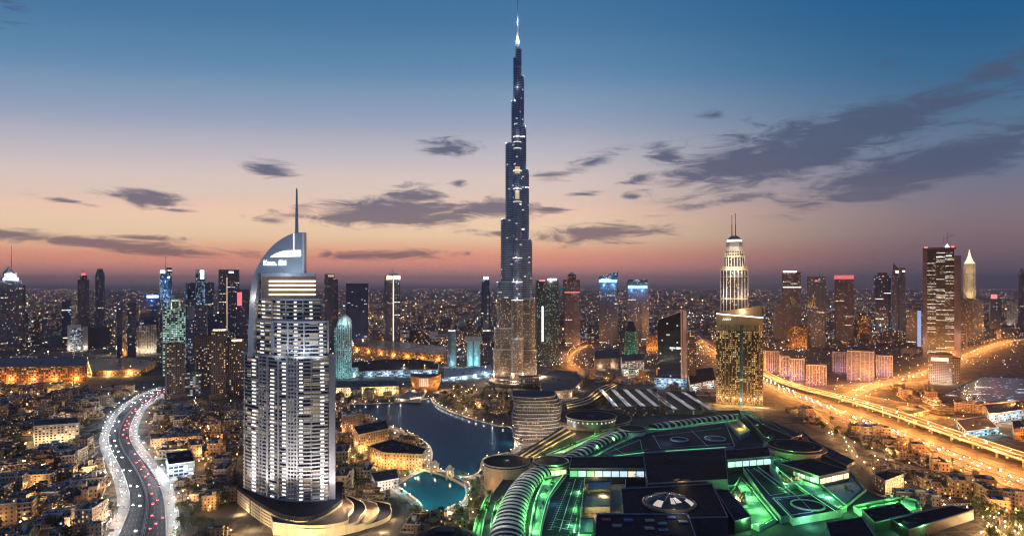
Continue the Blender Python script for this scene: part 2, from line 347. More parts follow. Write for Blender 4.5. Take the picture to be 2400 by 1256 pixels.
def light(parent, x, y, z, p, c, r=.6, kind='POINT', spot=None, name='lamp_light'):
    d = bpy.data.lights.new(name, kind); d.energy = p; d.color = c[:3]
    if kind != 'SUN': d.shadow_soft_size = r
    o = bpy.data.objects.new(name, d); col.objects.link(o); o.location = (x, y, z)
    if parent is not None: o.parent = parent
    return o
def spot(parent, pos, target, p, c, ang=70, r=.5):
    o = light(parent, *pos, p, c, r, 'SPOT'); o.data.spot_size = R(ang); o.data.spot_blend = .6
    o.rotation_euler = (Vector(target)-Vector(pos)).to_track_quat('-Z', 'Y').to_euler(); return o
def leafmat(name, a, b):
    g = NG(name); g.ln(g.mix(g.rng(g.noise(g.pos(), .9, 3), .3, .7), C(a), C(b)), g.b.inputs['Base Color']); g.b.inputs['Roughness'].default_value = .8; return g.m
def seamed(name, c, c2, rough, w_=7.5):
    g = NG(name); p = g.pos(); sx = g.new('ShaderNodeSeparateXYZ'); g.ln(p, sx.inputs[0]); f = g.noise(p, .05, 6, .65); f2 = g.noise(p, .5, 4)
    ln_ = g.m_('MAXIMUM', g.m_('LESS_THAN', g.m_('FRACT', g.m_('DIVIDE', sx.outputs[0], w_)), .05), g.m_('LESS_THAN', g.m_('FRACT', g.m_('DIVIDE', sx.outputs[1], w_*2.2)), .025))
    b = g.mix(g.rng(f, .35, .65), tuple(x*.6 for x in c)+(1,), tuple(x*1.6 for x in c)+(1,)); b = g.mix(g.m_('MULTIPLY', g.rng(f2, .5, .75), .5), b, C(c2))
    g.ln(g.mix(g.m_('MULTIPLY', ln_, .8), b, C(c2)), g.b.inputs['Base Color']); g.b.inputs['Roughness'].default_value = rough; g.b.inputs['Specular IOR Level'].default_value = .08; return g.m
M['roofb'] = seamed('black_roof_membrane', (.014, .015, .028), (.045, .047, .065), .75)
M['leaf'] = leafmat('leaf', (.03, .05, .02), (.08, .1, .035)); M['palm'] = leafmat('palm_leaf', (.04, .06, .025), (.1, .11, .05))
M['hedge'] = leafmat('hedge_leaf', (.03, .09, .03), (.09, .16, .05))
KIDS_LIGHT = True
_light = light
def light(parent, *a, **k):
    o = _light(parent, *a, **k)
    if parent is not None: KIDS.setdefault(parent.name, []).append(o)
    return o
# ---------------------------------------------------------------- ground
g = NG('city_ground'); p = g.pos()
vo = g.new('ShaderNodeTexVoronoi'); vo.inputs['Scale'].default_value = .018; vo.inputs['Randomness'].default_value = .8; g.ln(p, vo.inputs['Vector'])
sc_ = g.new('ShaderNodeSeparateColor'); g.ln(vo.outputs['Color'], sc_.inputs[0])
f1 = g.noise(p, .03, 6); f2 = g.noise(p, .4, 4)
a_ = g.mix(sc_.outputs[0], (.05, .042, .036, 1), (.17, .125, .09, 1)); b_ = g.mix(g.rng(f1, .42, .58), a_, (.045, .05, .03, 1))
c_ = g.mix(g.rng(f2, .3, .7), b_, (.10, .08, .065, 1))
v2 = g.new('ShaderNodeTexVoronoi'); v2.feature = 'DISTANCE_TO_EDGE'; v2.inputs['Scale'].default_value = .05; v2.inputs['Randomness'].default_value = .7; g.ln(p, v2.inputs['Vector'])
v3 = g.new('ShaderNodeTexVoronoi'); v3.feature = 'DISTANCE_TO_EDGE'; v3.inputs['Scale'].default_value = .011; g.ln(p, v3.inputs['Vector'])
c_ = g.mix(g.m_('MULTIPLY', g.m_('LESS_THAN', v2.outputs['Distance'], .07), .7), c_, (.19, .155, .12, 1)); c_ = g.mix(g.m_('LESS_THAN', v3.outputs['Distance'], .05), c_, (.055, .052, .05, 1))
g.ln(c_, g.b.inputs['Base Color']); g.b.inputs['Roughness'].default_value = .95
mb = MB(); mb.face([(-40000, -3000, 0), (40000, -3000, 0), (40000, 45000, 0), (-40000, 45000, 0)]); tag(mb.build('ground', g.m), 'dark built-up desert ground of the city', kind='structure')

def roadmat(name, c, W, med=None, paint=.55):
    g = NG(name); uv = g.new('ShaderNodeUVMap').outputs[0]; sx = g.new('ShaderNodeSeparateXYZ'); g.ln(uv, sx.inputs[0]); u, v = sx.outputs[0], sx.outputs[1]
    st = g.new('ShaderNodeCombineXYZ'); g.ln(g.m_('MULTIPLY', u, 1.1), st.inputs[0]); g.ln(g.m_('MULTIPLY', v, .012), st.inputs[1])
    f = g.noise(st.outputs[0], 1, 4, .7); f2 = g.noise(g.pos(), .2, 4)  # lengthwise streaks: wheel wear, and the traffic's light trails put into the colour
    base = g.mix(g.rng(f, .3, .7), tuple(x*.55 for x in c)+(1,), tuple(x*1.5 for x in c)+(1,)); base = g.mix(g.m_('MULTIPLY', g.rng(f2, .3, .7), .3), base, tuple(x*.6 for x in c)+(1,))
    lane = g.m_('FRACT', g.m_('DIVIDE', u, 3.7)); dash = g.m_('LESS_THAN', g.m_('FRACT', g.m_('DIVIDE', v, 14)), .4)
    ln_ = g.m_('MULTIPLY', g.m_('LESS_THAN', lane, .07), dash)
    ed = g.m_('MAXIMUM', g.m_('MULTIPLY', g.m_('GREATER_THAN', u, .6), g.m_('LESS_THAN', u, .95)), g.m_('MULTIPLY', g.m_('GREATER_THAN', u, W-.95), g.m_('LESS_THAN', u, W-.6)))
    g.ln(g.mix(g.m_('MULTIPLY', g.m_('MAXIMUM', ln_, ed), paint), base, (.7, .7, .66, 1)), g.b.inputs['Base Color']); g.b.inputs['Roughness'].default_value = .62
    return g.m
def ribbon(a, b, z, name, mat, W, kind='structure', label=None, parent=None, thick=0):
    mb = MB(); v = 0
    for i in range(len(a)-1):
        l = math.hypot(a[i+1][0]-a[i][0], a[i+1][1]-a[i][1]); zz = lambda k: z if not callable(z) else z(k)
        q = [(*a[i][:2], zz(i)), (*b[i][:2], zz(i)), (*b[i+1][:2], zz(i+1)), (*a[i+1][:2], zz(i+1))]
        mb.face(q, 0, [(0, v), (W, v), (W, v+l), (0, v+l)]); v += l
    o = mb.build(name, mat, parent)
    if kind: tag(o, label, kind=kind)
    return o
def wall_along(line, h, t, z0=0, mi=0, mb=None):
    mb = mb or MB(); a, b = offs(line, -t/2), offs(line, t/2); zz = lambda k: z0(k) if callable(z0) else z0
    for i in range(len(line)-1):
        z, z_ = zz(i), zz(i+1)
        mb.face([(*a[i][:2], z), (*a[i+1][:2], z_), (*a[i+1][:2], z_+h), (*a[i][:2], z+h)], mi); mb.face([(*b[i+1][:2], z_), (*b[i][:2], z), (*b[i][:2], z+h), (*b[i+1][:2], z_+h)], mi)
        mb.face([(*a[i][:2], z+h), (*a[i+1][:2], z_+h), (*b[i+1][:2], z_+h), (*b[i][:2], z+h)], mi)
    for k, i in ((0, 0), (-1, len(line)-1)): mb.face([(*a[k][:2], zz(i)), (*b[k][:2], zz(i)), (*b[k][:2], zz(i)+h), (*a[k][:2], zz(i)+h)], mi)
    return mb
def along(line, step, start=0):
    o = []; d = -start
    for i in range(len(line)-1):
        a, b = line[i], line[i+1]; l = math.hypot(b[0]-a[0], b[1]-a[1]); 
        while d <= l:
            if d >= 0: t = d/l; o.append((a[0]+(b[0]-a[0])*t, a[1]+(b[1]-a[1])*t, math.atan2(b[1]-a[1], b[0]-a[0]), i))
            d += step
        d -= l
    return o
# --- highway on the right, its viaduct, the branch and the winding road on the left
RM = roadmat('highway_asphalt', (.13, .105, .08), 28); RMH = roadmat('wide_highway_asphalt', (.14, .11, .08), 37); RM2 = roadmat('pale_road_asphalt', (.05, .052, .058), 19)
HW = smooth_line([(550, 380), (550, 900), (553, 1200), (580, 1500), (645, 1900), (755, 2500), (905, 3200)], 20)
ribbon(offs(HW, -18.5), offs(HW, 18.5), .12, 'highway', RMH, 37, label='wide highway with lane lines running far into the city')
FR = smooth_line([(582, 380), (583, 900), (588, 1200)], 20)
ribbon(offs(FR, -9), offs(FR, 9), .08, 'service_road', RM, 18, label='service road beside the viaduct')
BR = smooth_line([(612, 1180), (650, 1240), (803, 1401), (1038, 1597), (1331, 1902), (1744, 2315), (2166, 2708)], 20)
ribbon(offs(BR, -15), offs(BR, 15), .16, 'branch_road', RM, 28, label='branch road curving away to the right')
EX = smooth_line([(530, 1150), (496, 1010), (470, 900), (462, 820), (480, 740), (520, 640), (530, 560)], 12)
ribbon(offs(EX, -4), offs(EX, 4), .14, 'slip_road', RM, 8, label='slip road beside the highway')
SLl = [P(*q) for q in [(388, 906), (331, 928), (284, 964), (257, 1011), (258, 1049), (284, 1100), (300, 1144), (303, 1191), (277, 1256), (255, 1300)]]
SLr = [P(*q) for q in [(388, 918), (334, 951), (311, 986), (303, 1018), (315, 1049), (347, 1093), (372, 1131), (385, 1175), (391, 1256), (391, 1300)]]
SLm = [((a[0]+b[0])/2, (a[1]+b[1])/2) for a, b in zip(SLl, SLr)]
sl = smooth_line([(*a, *b) for a, b in zip(SLl, SLr)], 8)
SL = [q[:2] for q in sl]; SR = [q[2:] for q in sl]; SM = [((a[0]+b[0])/2, (a[1]+b[1])/2) for a, b in zip(SL, SR)]
mid1 = [(a[0]*.52+b[0]*.48, a[1]*.52+b[1]*.48) for a, b in zip(SL, SR)]; mid2 = [(a[0]*.48+b[0]*.52, a[1]*.48+b[1]*.52) for a, b in zip(SL, SR)]
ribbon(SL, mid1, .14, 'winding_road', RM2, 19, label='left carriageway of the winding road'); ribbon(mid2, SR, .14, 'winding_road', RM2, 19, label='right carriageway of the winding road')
ribbon(SL, offs(SL, 11), .07, 'pavement', M['pave'], 14, label='pale paved verge left of the winding road'); ribbon(offs(SR, -11), SR, .07, 'pavement', M['pave'], 14, label='pale paved verge right of the winding road')
tag(wall_along(SM, 1.0, .8, .14).build('median_barrier', M['conc']), 'low concrete barrier between the two carriageways of the winding road', 'barrier')
tag(wall_along(SL, .9, .5, .14).build('guard_wall', M['pale']), 'pale guard wall along the outer left edge of the winding road', 'guard wall')
tag(wall_along(SR, .9, .5, .14).build('guard_wall', M['pale']), 'pale guard wall along the inner right edge of the winding road', 'guard wall')
tag(wall_along([q for q in HW if q[1] < 1250], 1.0, .7, .12).build('median_barrier', M['conc']), 'concrete barrier down the middle of the orange-lit highway', 'barrier')
tag(wall_along([q for q in offs(HW, -19.5) if q[1] < 1200], 1.3, .6, .05).build('guard_wall', M['pale']), 'low pale wall along the near side of the orange-lit highway', 'guard wall')
GL = smooth_line([P(*q) for q in [(1384, 806), (1352, 822), (1338, 842), (1352, 862), (1392, 880), (1450, 888), (1560, 896), (1665, 905)]], 14)
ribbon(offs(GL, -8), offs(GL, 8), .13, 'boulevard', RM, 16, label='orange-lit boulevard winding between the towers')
for x, y in GL: busy(x, y, 15)
for x, y in HW: busy(x, y, 26)
for x, y in BR: busy(x, y, 28)
for x, y in FR: busy(x, y, 14)
for x, y in EX: busy(x, y, 9)
for q in SM: busy(*q, 27)
YR = smooth_line([P(*q) for q in [(1985, 1030), (2010, 1075), (2070, 1120), (2150, 1152), (2240, 1185), (2330, 1240), (2380, 1290)]], 8)
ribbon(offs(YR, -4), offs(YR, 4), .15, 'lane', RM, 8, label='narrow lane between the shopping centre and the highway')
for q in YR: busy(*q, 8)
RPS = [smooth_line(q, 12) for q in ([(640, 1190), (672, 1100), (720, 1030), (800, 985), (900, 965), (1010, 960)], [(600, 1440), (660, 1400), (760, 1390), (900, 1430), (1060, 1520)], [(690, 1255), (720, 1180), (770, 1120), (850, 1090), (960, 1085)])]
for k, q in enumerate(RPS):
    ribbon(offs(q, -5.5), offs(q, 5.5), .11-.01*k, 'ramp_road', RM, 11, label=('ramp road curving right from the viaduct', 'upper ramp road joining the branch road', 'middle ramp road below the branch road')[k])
    for x, y in q: busy(x, y, 11)
# viaduct
VZ = 10.0
VD = smooth_line([(612, 380), (612, 700), (613, 900), (616, 1050), (608, 1180), (592, 1330), (600, 1480), (650, 1760)], 15)
vz = lambda k: 10.0 if VD[k][1] < 1150 else max(.3, 10-(VD[k][1]-1150)/600*9.7)
vd = thing('viaduct', 'elevated concrete viaduct lit orange, carried on piers above the service road', 'viaduct', (0, 0, 0))
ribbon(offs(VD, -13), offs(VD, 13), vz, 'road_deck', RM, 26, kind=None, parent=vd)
mb = MB(); a, b = offs(VD, -13.4), offs(VD, 13.4)
for i in range(len(VD)-1):
    for s in (a, b): mb.face([(*s[i], vz(i)-1.6), (*s[i+1], vz(i+1)-1.6), (*s[i+1], vz(i+1)-.05), (*s[i], vz(i)-.05)])
    mb.face([(*a[i], vz(i)-1.6), (*b[i], vz(i)-1.6), (*b[i+1], vz(i+1)-1.6), (*a[i+1], vz(i+1)-1.6)])
mb.build('girder', M['conc'], vd)
for d in (-13.2, 13.2): wall_along(offs(VD, d), 1.1, .4, vz).build('parapet', M['pale'], vd)
wall_along(VD, .8, .5, vz).build('median', M['pale'], vd)
for x, y, t, i in along([q for q in VD if q[1] < 1220], 42):
    mb = MB(); mb.box(x-9, x+9, y-1.1, y+1.1, 7.0, 8.3); mb.box(x-7, x-5, y-1, y+1, 0, 7.0); mb.box(x+5, x+7, y-1, y+1, 0, 7.0); mb.build('pier', M['conc'], vd)
for x, y in VD: busy(x, y, 18)
# ---------------------------------------------------------------- water
def watermat(name, c, bump=.1, r=.12):
    g = NG(name); mp = g.new('ShaderNodeMapping'); mp.inputs['Scale'].default_value = (.5, .16, 1); g.ln(g.pos(), mp.inputs[0])
    nz_ = g.noise(mp.outputs[0], 1, 3); bp = g.new('ShaderNodeBump'); bp.inputs['Strength'].default_value = bump; bp.inputs['Distance'].default_value = .5; g.ln(nz_, bp.inputs['Height']); 
    g.b.inputs['Base Color'].default_value = C(c); g.b.inputs['Roughness'].default_value = 1; g.b.inputs['Specular IOR Level'].default_value = 0
    gl = g.new('ShaderNodeBsdfGlossy'); gl.inputs['Color'].default_value = (.5, .62, .8, 1); gl.inputs['Roughness'].default_value = r; g.ln(bp.outputs[0], gl.inputs['Normal'])
    mx = g.new('ShaderNodeMixShader'); mx.inputs[0].default_value = .11; g.ln(g.b.outputs[0], mx.inputs[1]); g.ln(gl.outputs[0], mx.inputs[2]); g.ln(mx.outputs[0], g.n['Material Output'].inputs['Surface'])
    return g.m
LK1 = [(780, 962), (800, 948), (865, 947), (930, 944), (985, 938), (1008, 934), (1015, 945), (1045, 962), (1100, 982), (1160, 998), (1200, 1005), (1206, 1050), (1185, 1062), (1135, 1075), (1122, 1108), (1090, 1118), (1060, 1112), (1015, 1092), (1012, 1060), (1000, 1040), (958, 1014), (905, 996), (870, 978), (820, 968)]
LK2 = [(928, 1138), (1003, 1102), (1045, 1116), (1082, 1132), (1092, 1150), (1086, 1175), (1052, 1190), (1030, 1207), (995, 1204), (985, 1180), (960, 1160)]
LKW = []
for k, (pts, nm, c, lab) in enumerate(((LK1, 'lake', (.007, .068, .125), 'dark blue lake reflecting the lit buildings'), (LK2, 'lagoon', (.012, .27, .31), 'turquoise lagoon before the bridge'))):  # lagoon's bright turquoise puts its underwater lighting into the water colour
    w_ = ccw([q[:2] for q in smooth_line([P(*q) for q in pts+pts[:1]], 6)][:-1]); LKW.append(w_)
    mb = MB(); mb.face([(*q, .1) for q in w_]); tag(mb.build(nm, watermat(nm+'_water', c)), lab, kind='structure')
    tag(wall_along(w_+w_[:1], 1.4, 1.6, .0).build('quay_wall', M['cream']), ('low stone quay wall around the dark blue lake', 'low stone quay wall around the turquoise lagoon')[k], 'quay wall')
    tag(ribbon(offs(w_+w_[:1], .8), offs(w_+w_[:1], 9), .16, 'promenade', M['pave'], 8), ('paved promenade around the lake', 'paved promenade around the lagoon')[k], kind='structure')
def inlake(x, y, r=8):
    for w_ in LKW:
        if inside((x, y), w_) or any((a-x)**2+(b-y)**2 < r*r for a, b in w_): return True
    return False
# bridge with two gate pavilions between lake and lagoon
a, b = P(990, 1101), P(1095, 1140)
BL = smooth_line([a, ((a[0]+b[0])/2+1, (a[1]+b[1])/2+3), b], 4)
br = thing('footbridge', 'stone footbridge with two lit gate pavilions between the lake and the lagoon', 'footbridge')
bz = lambda k: 1.5+1.6*math.sin(math.pi*k/(len(BL)-1))
ribbon(offs(BL, -3.4), offs(BL, 3.4), bz, 'deck', M['pave'], 6, kind=None, parent=br)
for d in (-3.4, 3.4):
    wall_along(offs(BL, d), 2.6, .5, lambda k: bz(k)-1.5).build('parapet', M['cream'], br)
for t in (.3, .62):
    i = int(t*(len(BL)-1)); x, y = BL[i]; z = bz(i)
    mb = MB(); 
    for sx_ in (-3.2, 3.2):
        for sy_ in (-3.2, 3.2): mb.box(x+sx_-.8, x+sx_+.8, y+sy_-.8, y+sy_+.8, 0, z+7)
    mb.box(x-4.6, x+4.6, y-4.6, y+4.6, z+7, z+8.6); mb.lathe([(3.6, z+8.6), (3.2, z+10.4), (1.8, z+12), (.3, z+13), (0, z+13.6)], x, y, 10); pv = mb.build('gate_pavilion', M['cream'], br)
    light(br, x, y, z+4.5, 3500, WARM, .5); MB().octa(x, y, z+5, .7).build('lantern', M['gW'], br)
# ---------------------------------------------------------------- sail-topped hotel tower in front
Z0 = 585.0; HO = at(690, 600); ho = thing('hotel_tower', 'tall grey hotel tower with curved sail top and white-lit balconies on a cream podium', 'hotel tower', (*HO, 0))
hl = lambda q: (q[0]-HO[0], q[1]-HO[1])
def arc(x0, x1, pk=.66, zp=Z0, dl=42, dr=6, n=30, back=True):
    o = []
    for i in range(n+1):
        u = i/n; d = dl*((pk-u)/pk)**2 if u < pk else dr*((u-pk)/(1-pk))**2
        o.append(at(x0+(x1-x0)*u, zp+d))
    if back: o += [at(x1, zp+dr+34), at((x0+x1)/2, zp+48), at(x0, zp+dl+10)]
    return [hl(q) for q in o]
hh = lambda y, Z=Z0: hgt(y, Z)
tiers = [(571, 770, 17.0, hh(838), Z0, 'main'), (586, 766, hh(838), hh(756), Z0+5, 'mid'), (598, 751, hh(752), hh(703), Z0+9, 'top')]
GR = (.2, .205, .23)
slabm = plain('balcony_concrete', (.46, .44, .41), .7, var=.15)
pier_m = plain('pier_concrete', (.46, .455, .47), .7, var=.12)
lamps = 0; extra = MB()
for x0, x1, za, zb, zp, nm in tiers:
    body = arc(x0, x1, zp=zp); MB().prism(body, za, zb, 0, 1).build('glazed_wall', [FC['hotel'], M['roof']], ho)
    fl = 3.45; n = int((zb-za)/fl)
    fr = arc(x0, x1, zp=zp, back=False)
    for k in range(n+1):
        z = za+k*(zb-za-.5)/n
        a = [(p[0], p[1]-1.5) for p in fr]; b = [(p[0], p[1]+.4) for p in fr]
        sb_ = MB().prism(ccw(a+b[::-1]), z, z+.5, bot=True).build('balcony_slab', slabm, ho)
        mb = MB(); mb.prism(ccw([(p[0], p[1]-1.5) for p in fr]+[(p[0], p[1]-1.35) for p in fr][::-1]), z+.5, z+1.35)
        sl_ = mb.build('balcony_rail', M['mauve'], sb_)
    # lit balcony bays
    def bay(u, du, z0, z1, off=-.9):
        pts = []
        for q in (u-du, u+du):
            f = q*30; i = min(29, int(f)); t = f-i; pts.append((fr[i][0]*(1-t)+fr[i+1][0]*t, fr[i][1]*(1-t)+fr[i+1][1]*t))
        (ax, ay), (bx, by) = pts
        return [(ax, ay+off, z0), (bx, by+off, z0), (bx, by+off, z1), (ax, ay+off, z1)], pts
    cols = {'main': (.125, .34, .48, .68, .93), 'mid': (.16, .38, .60, .93), 'top': (.13, .36, .62, .86)}[nm]
    for k in range(n):
        z = za+k*(zb-za-.5)/n
        for ci, u in enumerate(cols):
            if nm == 'main' and k in (n-1,) : continue
            if rnd.random() < .05: continue
            q, _ = bay(u+rnd.uniform(-.004, .004), .019+rnd.uniform(0, .006), z+.95, z+2.55+rnd.uniform(-.2, .2))
            if lamps < 100 and (k+ci) % 2 == 0: MB().face(q).build('balcony_lamp', M['gP'], ho); lamps += 1
            else: extra.face(q)
        # warm lit rooms here and there
    # piers with window grids
    for u, du in {'main': ((.02, .004), (.19, .008), (.225, .006), (.285, .012), (.415, .01), (.52, .014), (.56, .006), (.60, .006), (.635, .008), (.80, .003)), 'mid': ((.01, .006), (.30, .02), (.5, .012), (.71, .008)), 'top': ((.01, .006), (.27, .012), (.48, .008), (.74, .008))}[nm]:
        q, pp = bay(u, du, 0, 1); (ax, ay), (bx, by) = pp
        MB().prism([(ax, ay-2.0), (bx, by-2.0), (bx, by+.6), (ax, ay+.6)], za, zb+(1.0 if nm != 'top' else .4)).build('pier', pier_m, ho)
    # grid screens between piers (window lattice)
    for u0, u1 in {'main': ((.19, .285), (.52, .64)), 'mid': ((.28, .32), (.57, .62)), 'top': ()}[nm]:
        mb = MB()
        for k in range(n+1):
            z = za+k*(zb-za-.5)/n; q, pp = bay((u0+u1)/2, (u1-u0)/2, 0, 1); (ax, ay), (bx, by) = pp
            mb.prism([(ax, ay-1.9), (bx, by-1.9), (bx, by-.9), (ax, ay-.9)], z+.4, z+1.7, bot=True)
        mb.build('window_lattice', pier_m, ho)
    # crown band of the tier
    MB().prism(ccw([(p[0], p[1]-1.7) for p in fr]+[(p[0], p[1]+1) for p in fr][::-1]), zb-.9, zb+1.2, bot=True).build('cornice', pier_m, ho)
x_ = extra.build('balcony_lamps', M['gP'], ho); x_['kind'] = 'stuff'
# end fin on the right, three heights
for (xa, xb, zt, zp) in ((771, 786, hh(838), Z0+6), (767, 771, hh(756), Z0+12), (752, 756, hh(703), Z0+16)):
    MB().prism([hl(at(xa, zp)), hl(at(xb, zp)), hl(at(xb, zp+30)), hl(at(xa, zp+30))], 14, zt).build('end_wall', M['mauve'], ho)
# crown box with four lit bars
Zc = Z0+14
MB().prism([hl(at(612, Zc)), hl(at(741, Zc)), hl(at(741, Zc+22)), hl(at(612, Zc+22))], hh(703), hh(640, Zc), 0, 1).build('crown_block', [M['mauve'], M['roof']], ho)
MB().prism([hl(at(614, Zc-.6)), hl(at(739, Zc-.6)), hl(at(739, Zc-.05)), hl(at(614, Zc-.05))], hh(698, Zc), hh(648, Zc), bot=True).build('louvre_panel', M['brown'], ho)
for y in (659, 668.5, 679, 690):
    MB().prism([hl(at(630, Zc-1.6)), hl(at(739.5, Zc-1.6)), hl(at(739.5, Zc-.7)), hl(at(630, Zc-.7))], hh(y+1.9, Zc), hh(y-1.9, Zc), bot=True).build('light_bar', M['gSt'], ho)
# the sail
Zs = Z0+26
prof = [(690, 545.5), (672, 553), (655, 563), (640, 575), (626, 590), (613, 608), (602, 628), (593, 652), (587, 685), (584, 725), (582, 770), (580, 836)]
so = smooth_line(prof, 6)
inner = [(713, 545)]
plate = [(x, hgt(y, Zs)) for x, y in [(713, 544.5)]+[q for q in so if q[1] <= 641]+[(606, 641), (713, 641)]]
def plate_mesh(pts, Zf, th, mat, name, par, m2=None):
    mb = MB(); f = [(hl(at(x, Zf))[0], hl(at(x, Zf))[1], z) for x, z in pts]; bk = [(x, y+th, z) for x, y, z in f]
    mb.face(f); mb.face(bk[::-1])
    for i in range(len(f)): j = (i+1) % len(f); mb.face([f[j], f[i], bk[i], bk[j]])
    return mb.build(name, mat, par)
sail_m = plain('sail_metal_cladding', (.44, .46, .5), .42, metal=.2, var=.08)
plate_mesh(plate, Zs, 7, sail_m, 'sail', ho)
fin = [(x, hgt(y, Zs)) for x, y in so if y >= 600]; fw = [(x+(13 if y < 700 else 12)+max(0, (700-y))*.06, hgt(y, Zs)) for x, y in so if y >= 600][::-1]
finz = Zs+1; plate_mesh(fin+fw, finz, 9, sail_m, 'sail_fin', ho)
MB().prism([hl(at(708.5, Zs-.8)), hl(at(713.2, Zs-.8)), hl(at(713.2, Zs-.06)), hl(at(708.5, Zs-.06))], hh(640, Zs), hh(545, Zs), bot=True).build('edge_trim', M['white'], ho)
slot = [(633, 602.5), (645, 595), (658, 590), (672, 587.3), (704.5, 586.5), (704.5, 601)]
plate_mesh([(x, hgt(y, Zs)) for x, y in slot], Zs-.5, .44, M['gWs'], 'crescent_light', ho)
MB().prism([hl(at(688, Zs-.5)), hl(at(689.2, Zs-.5)), hl(at(689.2, Zs-.06)), hl(at(688, Zs-.06))], hh(586, Zs), hh(547, Zs), bot=True).build('light_seam', M['gWs'], ho)
cu = bpy.data.curves.new('sign_text', 'FONT'); cu.body = 'Kaua. EM'; cu.size = 6.6; cu.extrude = .12; cu.align_x = 'CENTER'; cu.offset = .12
to = bpy.data.objects.new('sign_tmp', cu); col.objects.link(to); bpy.context.view_layer.update()
me = bpy.data.meshes.new_from_object(to.evaluated_get(bpy.context.evaluated_depsgraph_get())); bpy.data.objects.remove(to)
sg = bpy.data.objects.new('sign_lettering', me); col.objects.link(sg); me.materials.clear(); me.materials.append(M['gSg']); sg.parent = ho
q = hl(at(644, Zs-.6)); sg.location = (q[0], q[1], hh(621.5, Zs)); sg.rotation_euler = (R(90), 0, 0); bpy.context.view_layer.update()
k_ = 52*Zs/F/max(.1, sg.dimensions.x); sg.scale = (k_, k_*1.15, 1)
q = hl(at(695.5, Zs+3)); zb_, zt_ = hh(546, Zs), hh(440, Zs)
mb = MB(); mb.cyl(*q, 1.75, zb_-2, zb_+(zt_-zb_)*.55, 8, 0, 1.35); mb.cyl(*q, 1.15, zb_+(zt_-zb_)*.55, zt_-1.5, 8, 0, .8); mb.cyl(*q, .5, zt_-1.5, zt_, 6); mb.build('spire', M['steel'], ho)
for (x, y, z, p, c) in ((690, Z0-4, hh(600), 15000, COOL), (640, Z0-2, hh(640), 15000, COOL), (600, Z0+30, hh(700), 3500, WHT)):
    q = hl(at(x, y)); light(ho, q[0], q[1]-8, z, p, c, 2)
for u, z, p in ((648, 152, 4200), (700, 152, 4200), (725, 152, 3000)): q = hl(at(u, Z0-3)); light(ho, q[0], q[1], z, p*.45, COOL, .4)
for u, zz_ in ((580, Z0+14), (612, Z0-6), (650, Z0-24), (690, Z0-28), (730, Z0-24), (768, Z0-12)):
    q = hl(at(u, zz_)); q2 = hl(at(u+4, zz_+30)); spot(ho, (*q, 18.5), (*q2, 75), 90000, (.95, .93, .95), 60, 1)
for u in (640, 700, 745): q = hl(at(u, Z0-16)); q2 = hl(at(u, Z0+20)); spot(ho, (*q, hh(846)), (*q2, hh(760)), 26000, (.82, .88, 1), 80, 1)
q = hl(at(793, Z0-6)); light(ho, q[0], q[1], 30, 9000, (.85, .9, 1), 1)
# podium: dark roof ring over cream banded drum, then terraces to the right
def pod(x0, x1, zp, dl, dr, pk=.62, back=60):
    o = arc(x0, x1, pk, zp, dl, dr, 40, False); b = [hl(at(x1+2, zp+dr+back)), hl(at(x0+30, zp+dl+back*.6))]; return o+b
pd = pod(556, 802, 546, 84, 46)
MB().prism(inset(pd, 2.2), 0, 14, 0, 1).build('podium_wall', [M['roofb'], M['roofb']], ho)
MB().prism(pd, 14, 17.0, 0, 1).build('podium_roof', [M['roofb'], M['roofb']], ho)
for k in range(5):
    z = .2+k*2.8
    MB().prism(pd, z, z+1.9, bot=True).build('podium_band', M['cream'], ho)
for u in (588, 610, 686, 722):
    i = min(range(len(pd)), key=lambda j: abs((pd[j][0]+HO[0])/(pd[j][1]+HO[1])*F+CX-u) if pd[j][1]+HO[1] < 640 else 1e9); x, y = pd[i]
    MB().box(x-.5, x+.5, y-.7, y+1.5, 0, 14).build('podium_pier', M['brown' if u in (588, 686) else 'cream'], ho)
for i, (x1, zp, h, xl) in enumerate(((828, 556, 10.2, 640), (857, 558, 7.6, 640), (887, 561, 5.0, 640), (917, 566, 2.6, 640))):
    tp = [hl(q) for q in (at(xl, zp-6+i), at(720, zp-14-i*3), at(770, zp-12-i*2), at((801+x1)/2, zp-2), at(x1-12, zp+14), at(x1, zp+30), at(x1-2, zp+44), at(x1-16, zp+58), at(790, zp+74), at(xl, zp+60))]
    tp = [q[:2] for q in smooth_line(tp+tp[:1], 4)][:-1]
    MB().prism(tp, 0, h, 0, 1).build('terrace', [M['cream'], M['roofb' if i % 2 else 'brown']], ho)
    wall_along(tp+tp[:1], 1.2, .6, h-.05).build('terrace_parapet', M['cream'], ho)
for (px, Z, z, p) in ((565, 600, 4, 9000), (590, 560, 5, 12000), (620, 536, 5, 18000), (660, 524, 5, 22000), (700, 526, 5, 22000), (750, 524, 6, 22000), (800, 528, 5, 12000), (850, 540, 5, 12000), (900, 556, 4, 8000), (835, 575, 15, 16000), (862, 585, 13, 16000), (888, 594, 10, 15000), (815, 590, 18, 14000), (925, 585, 5, 5000)):
    q = hl(at(px, Z)); light(ho, *q, z, p, (1, .72, .38), .8)
for t in range(-46, 80, 12): busy(HO[0]+t, HO[1]-5, 34)
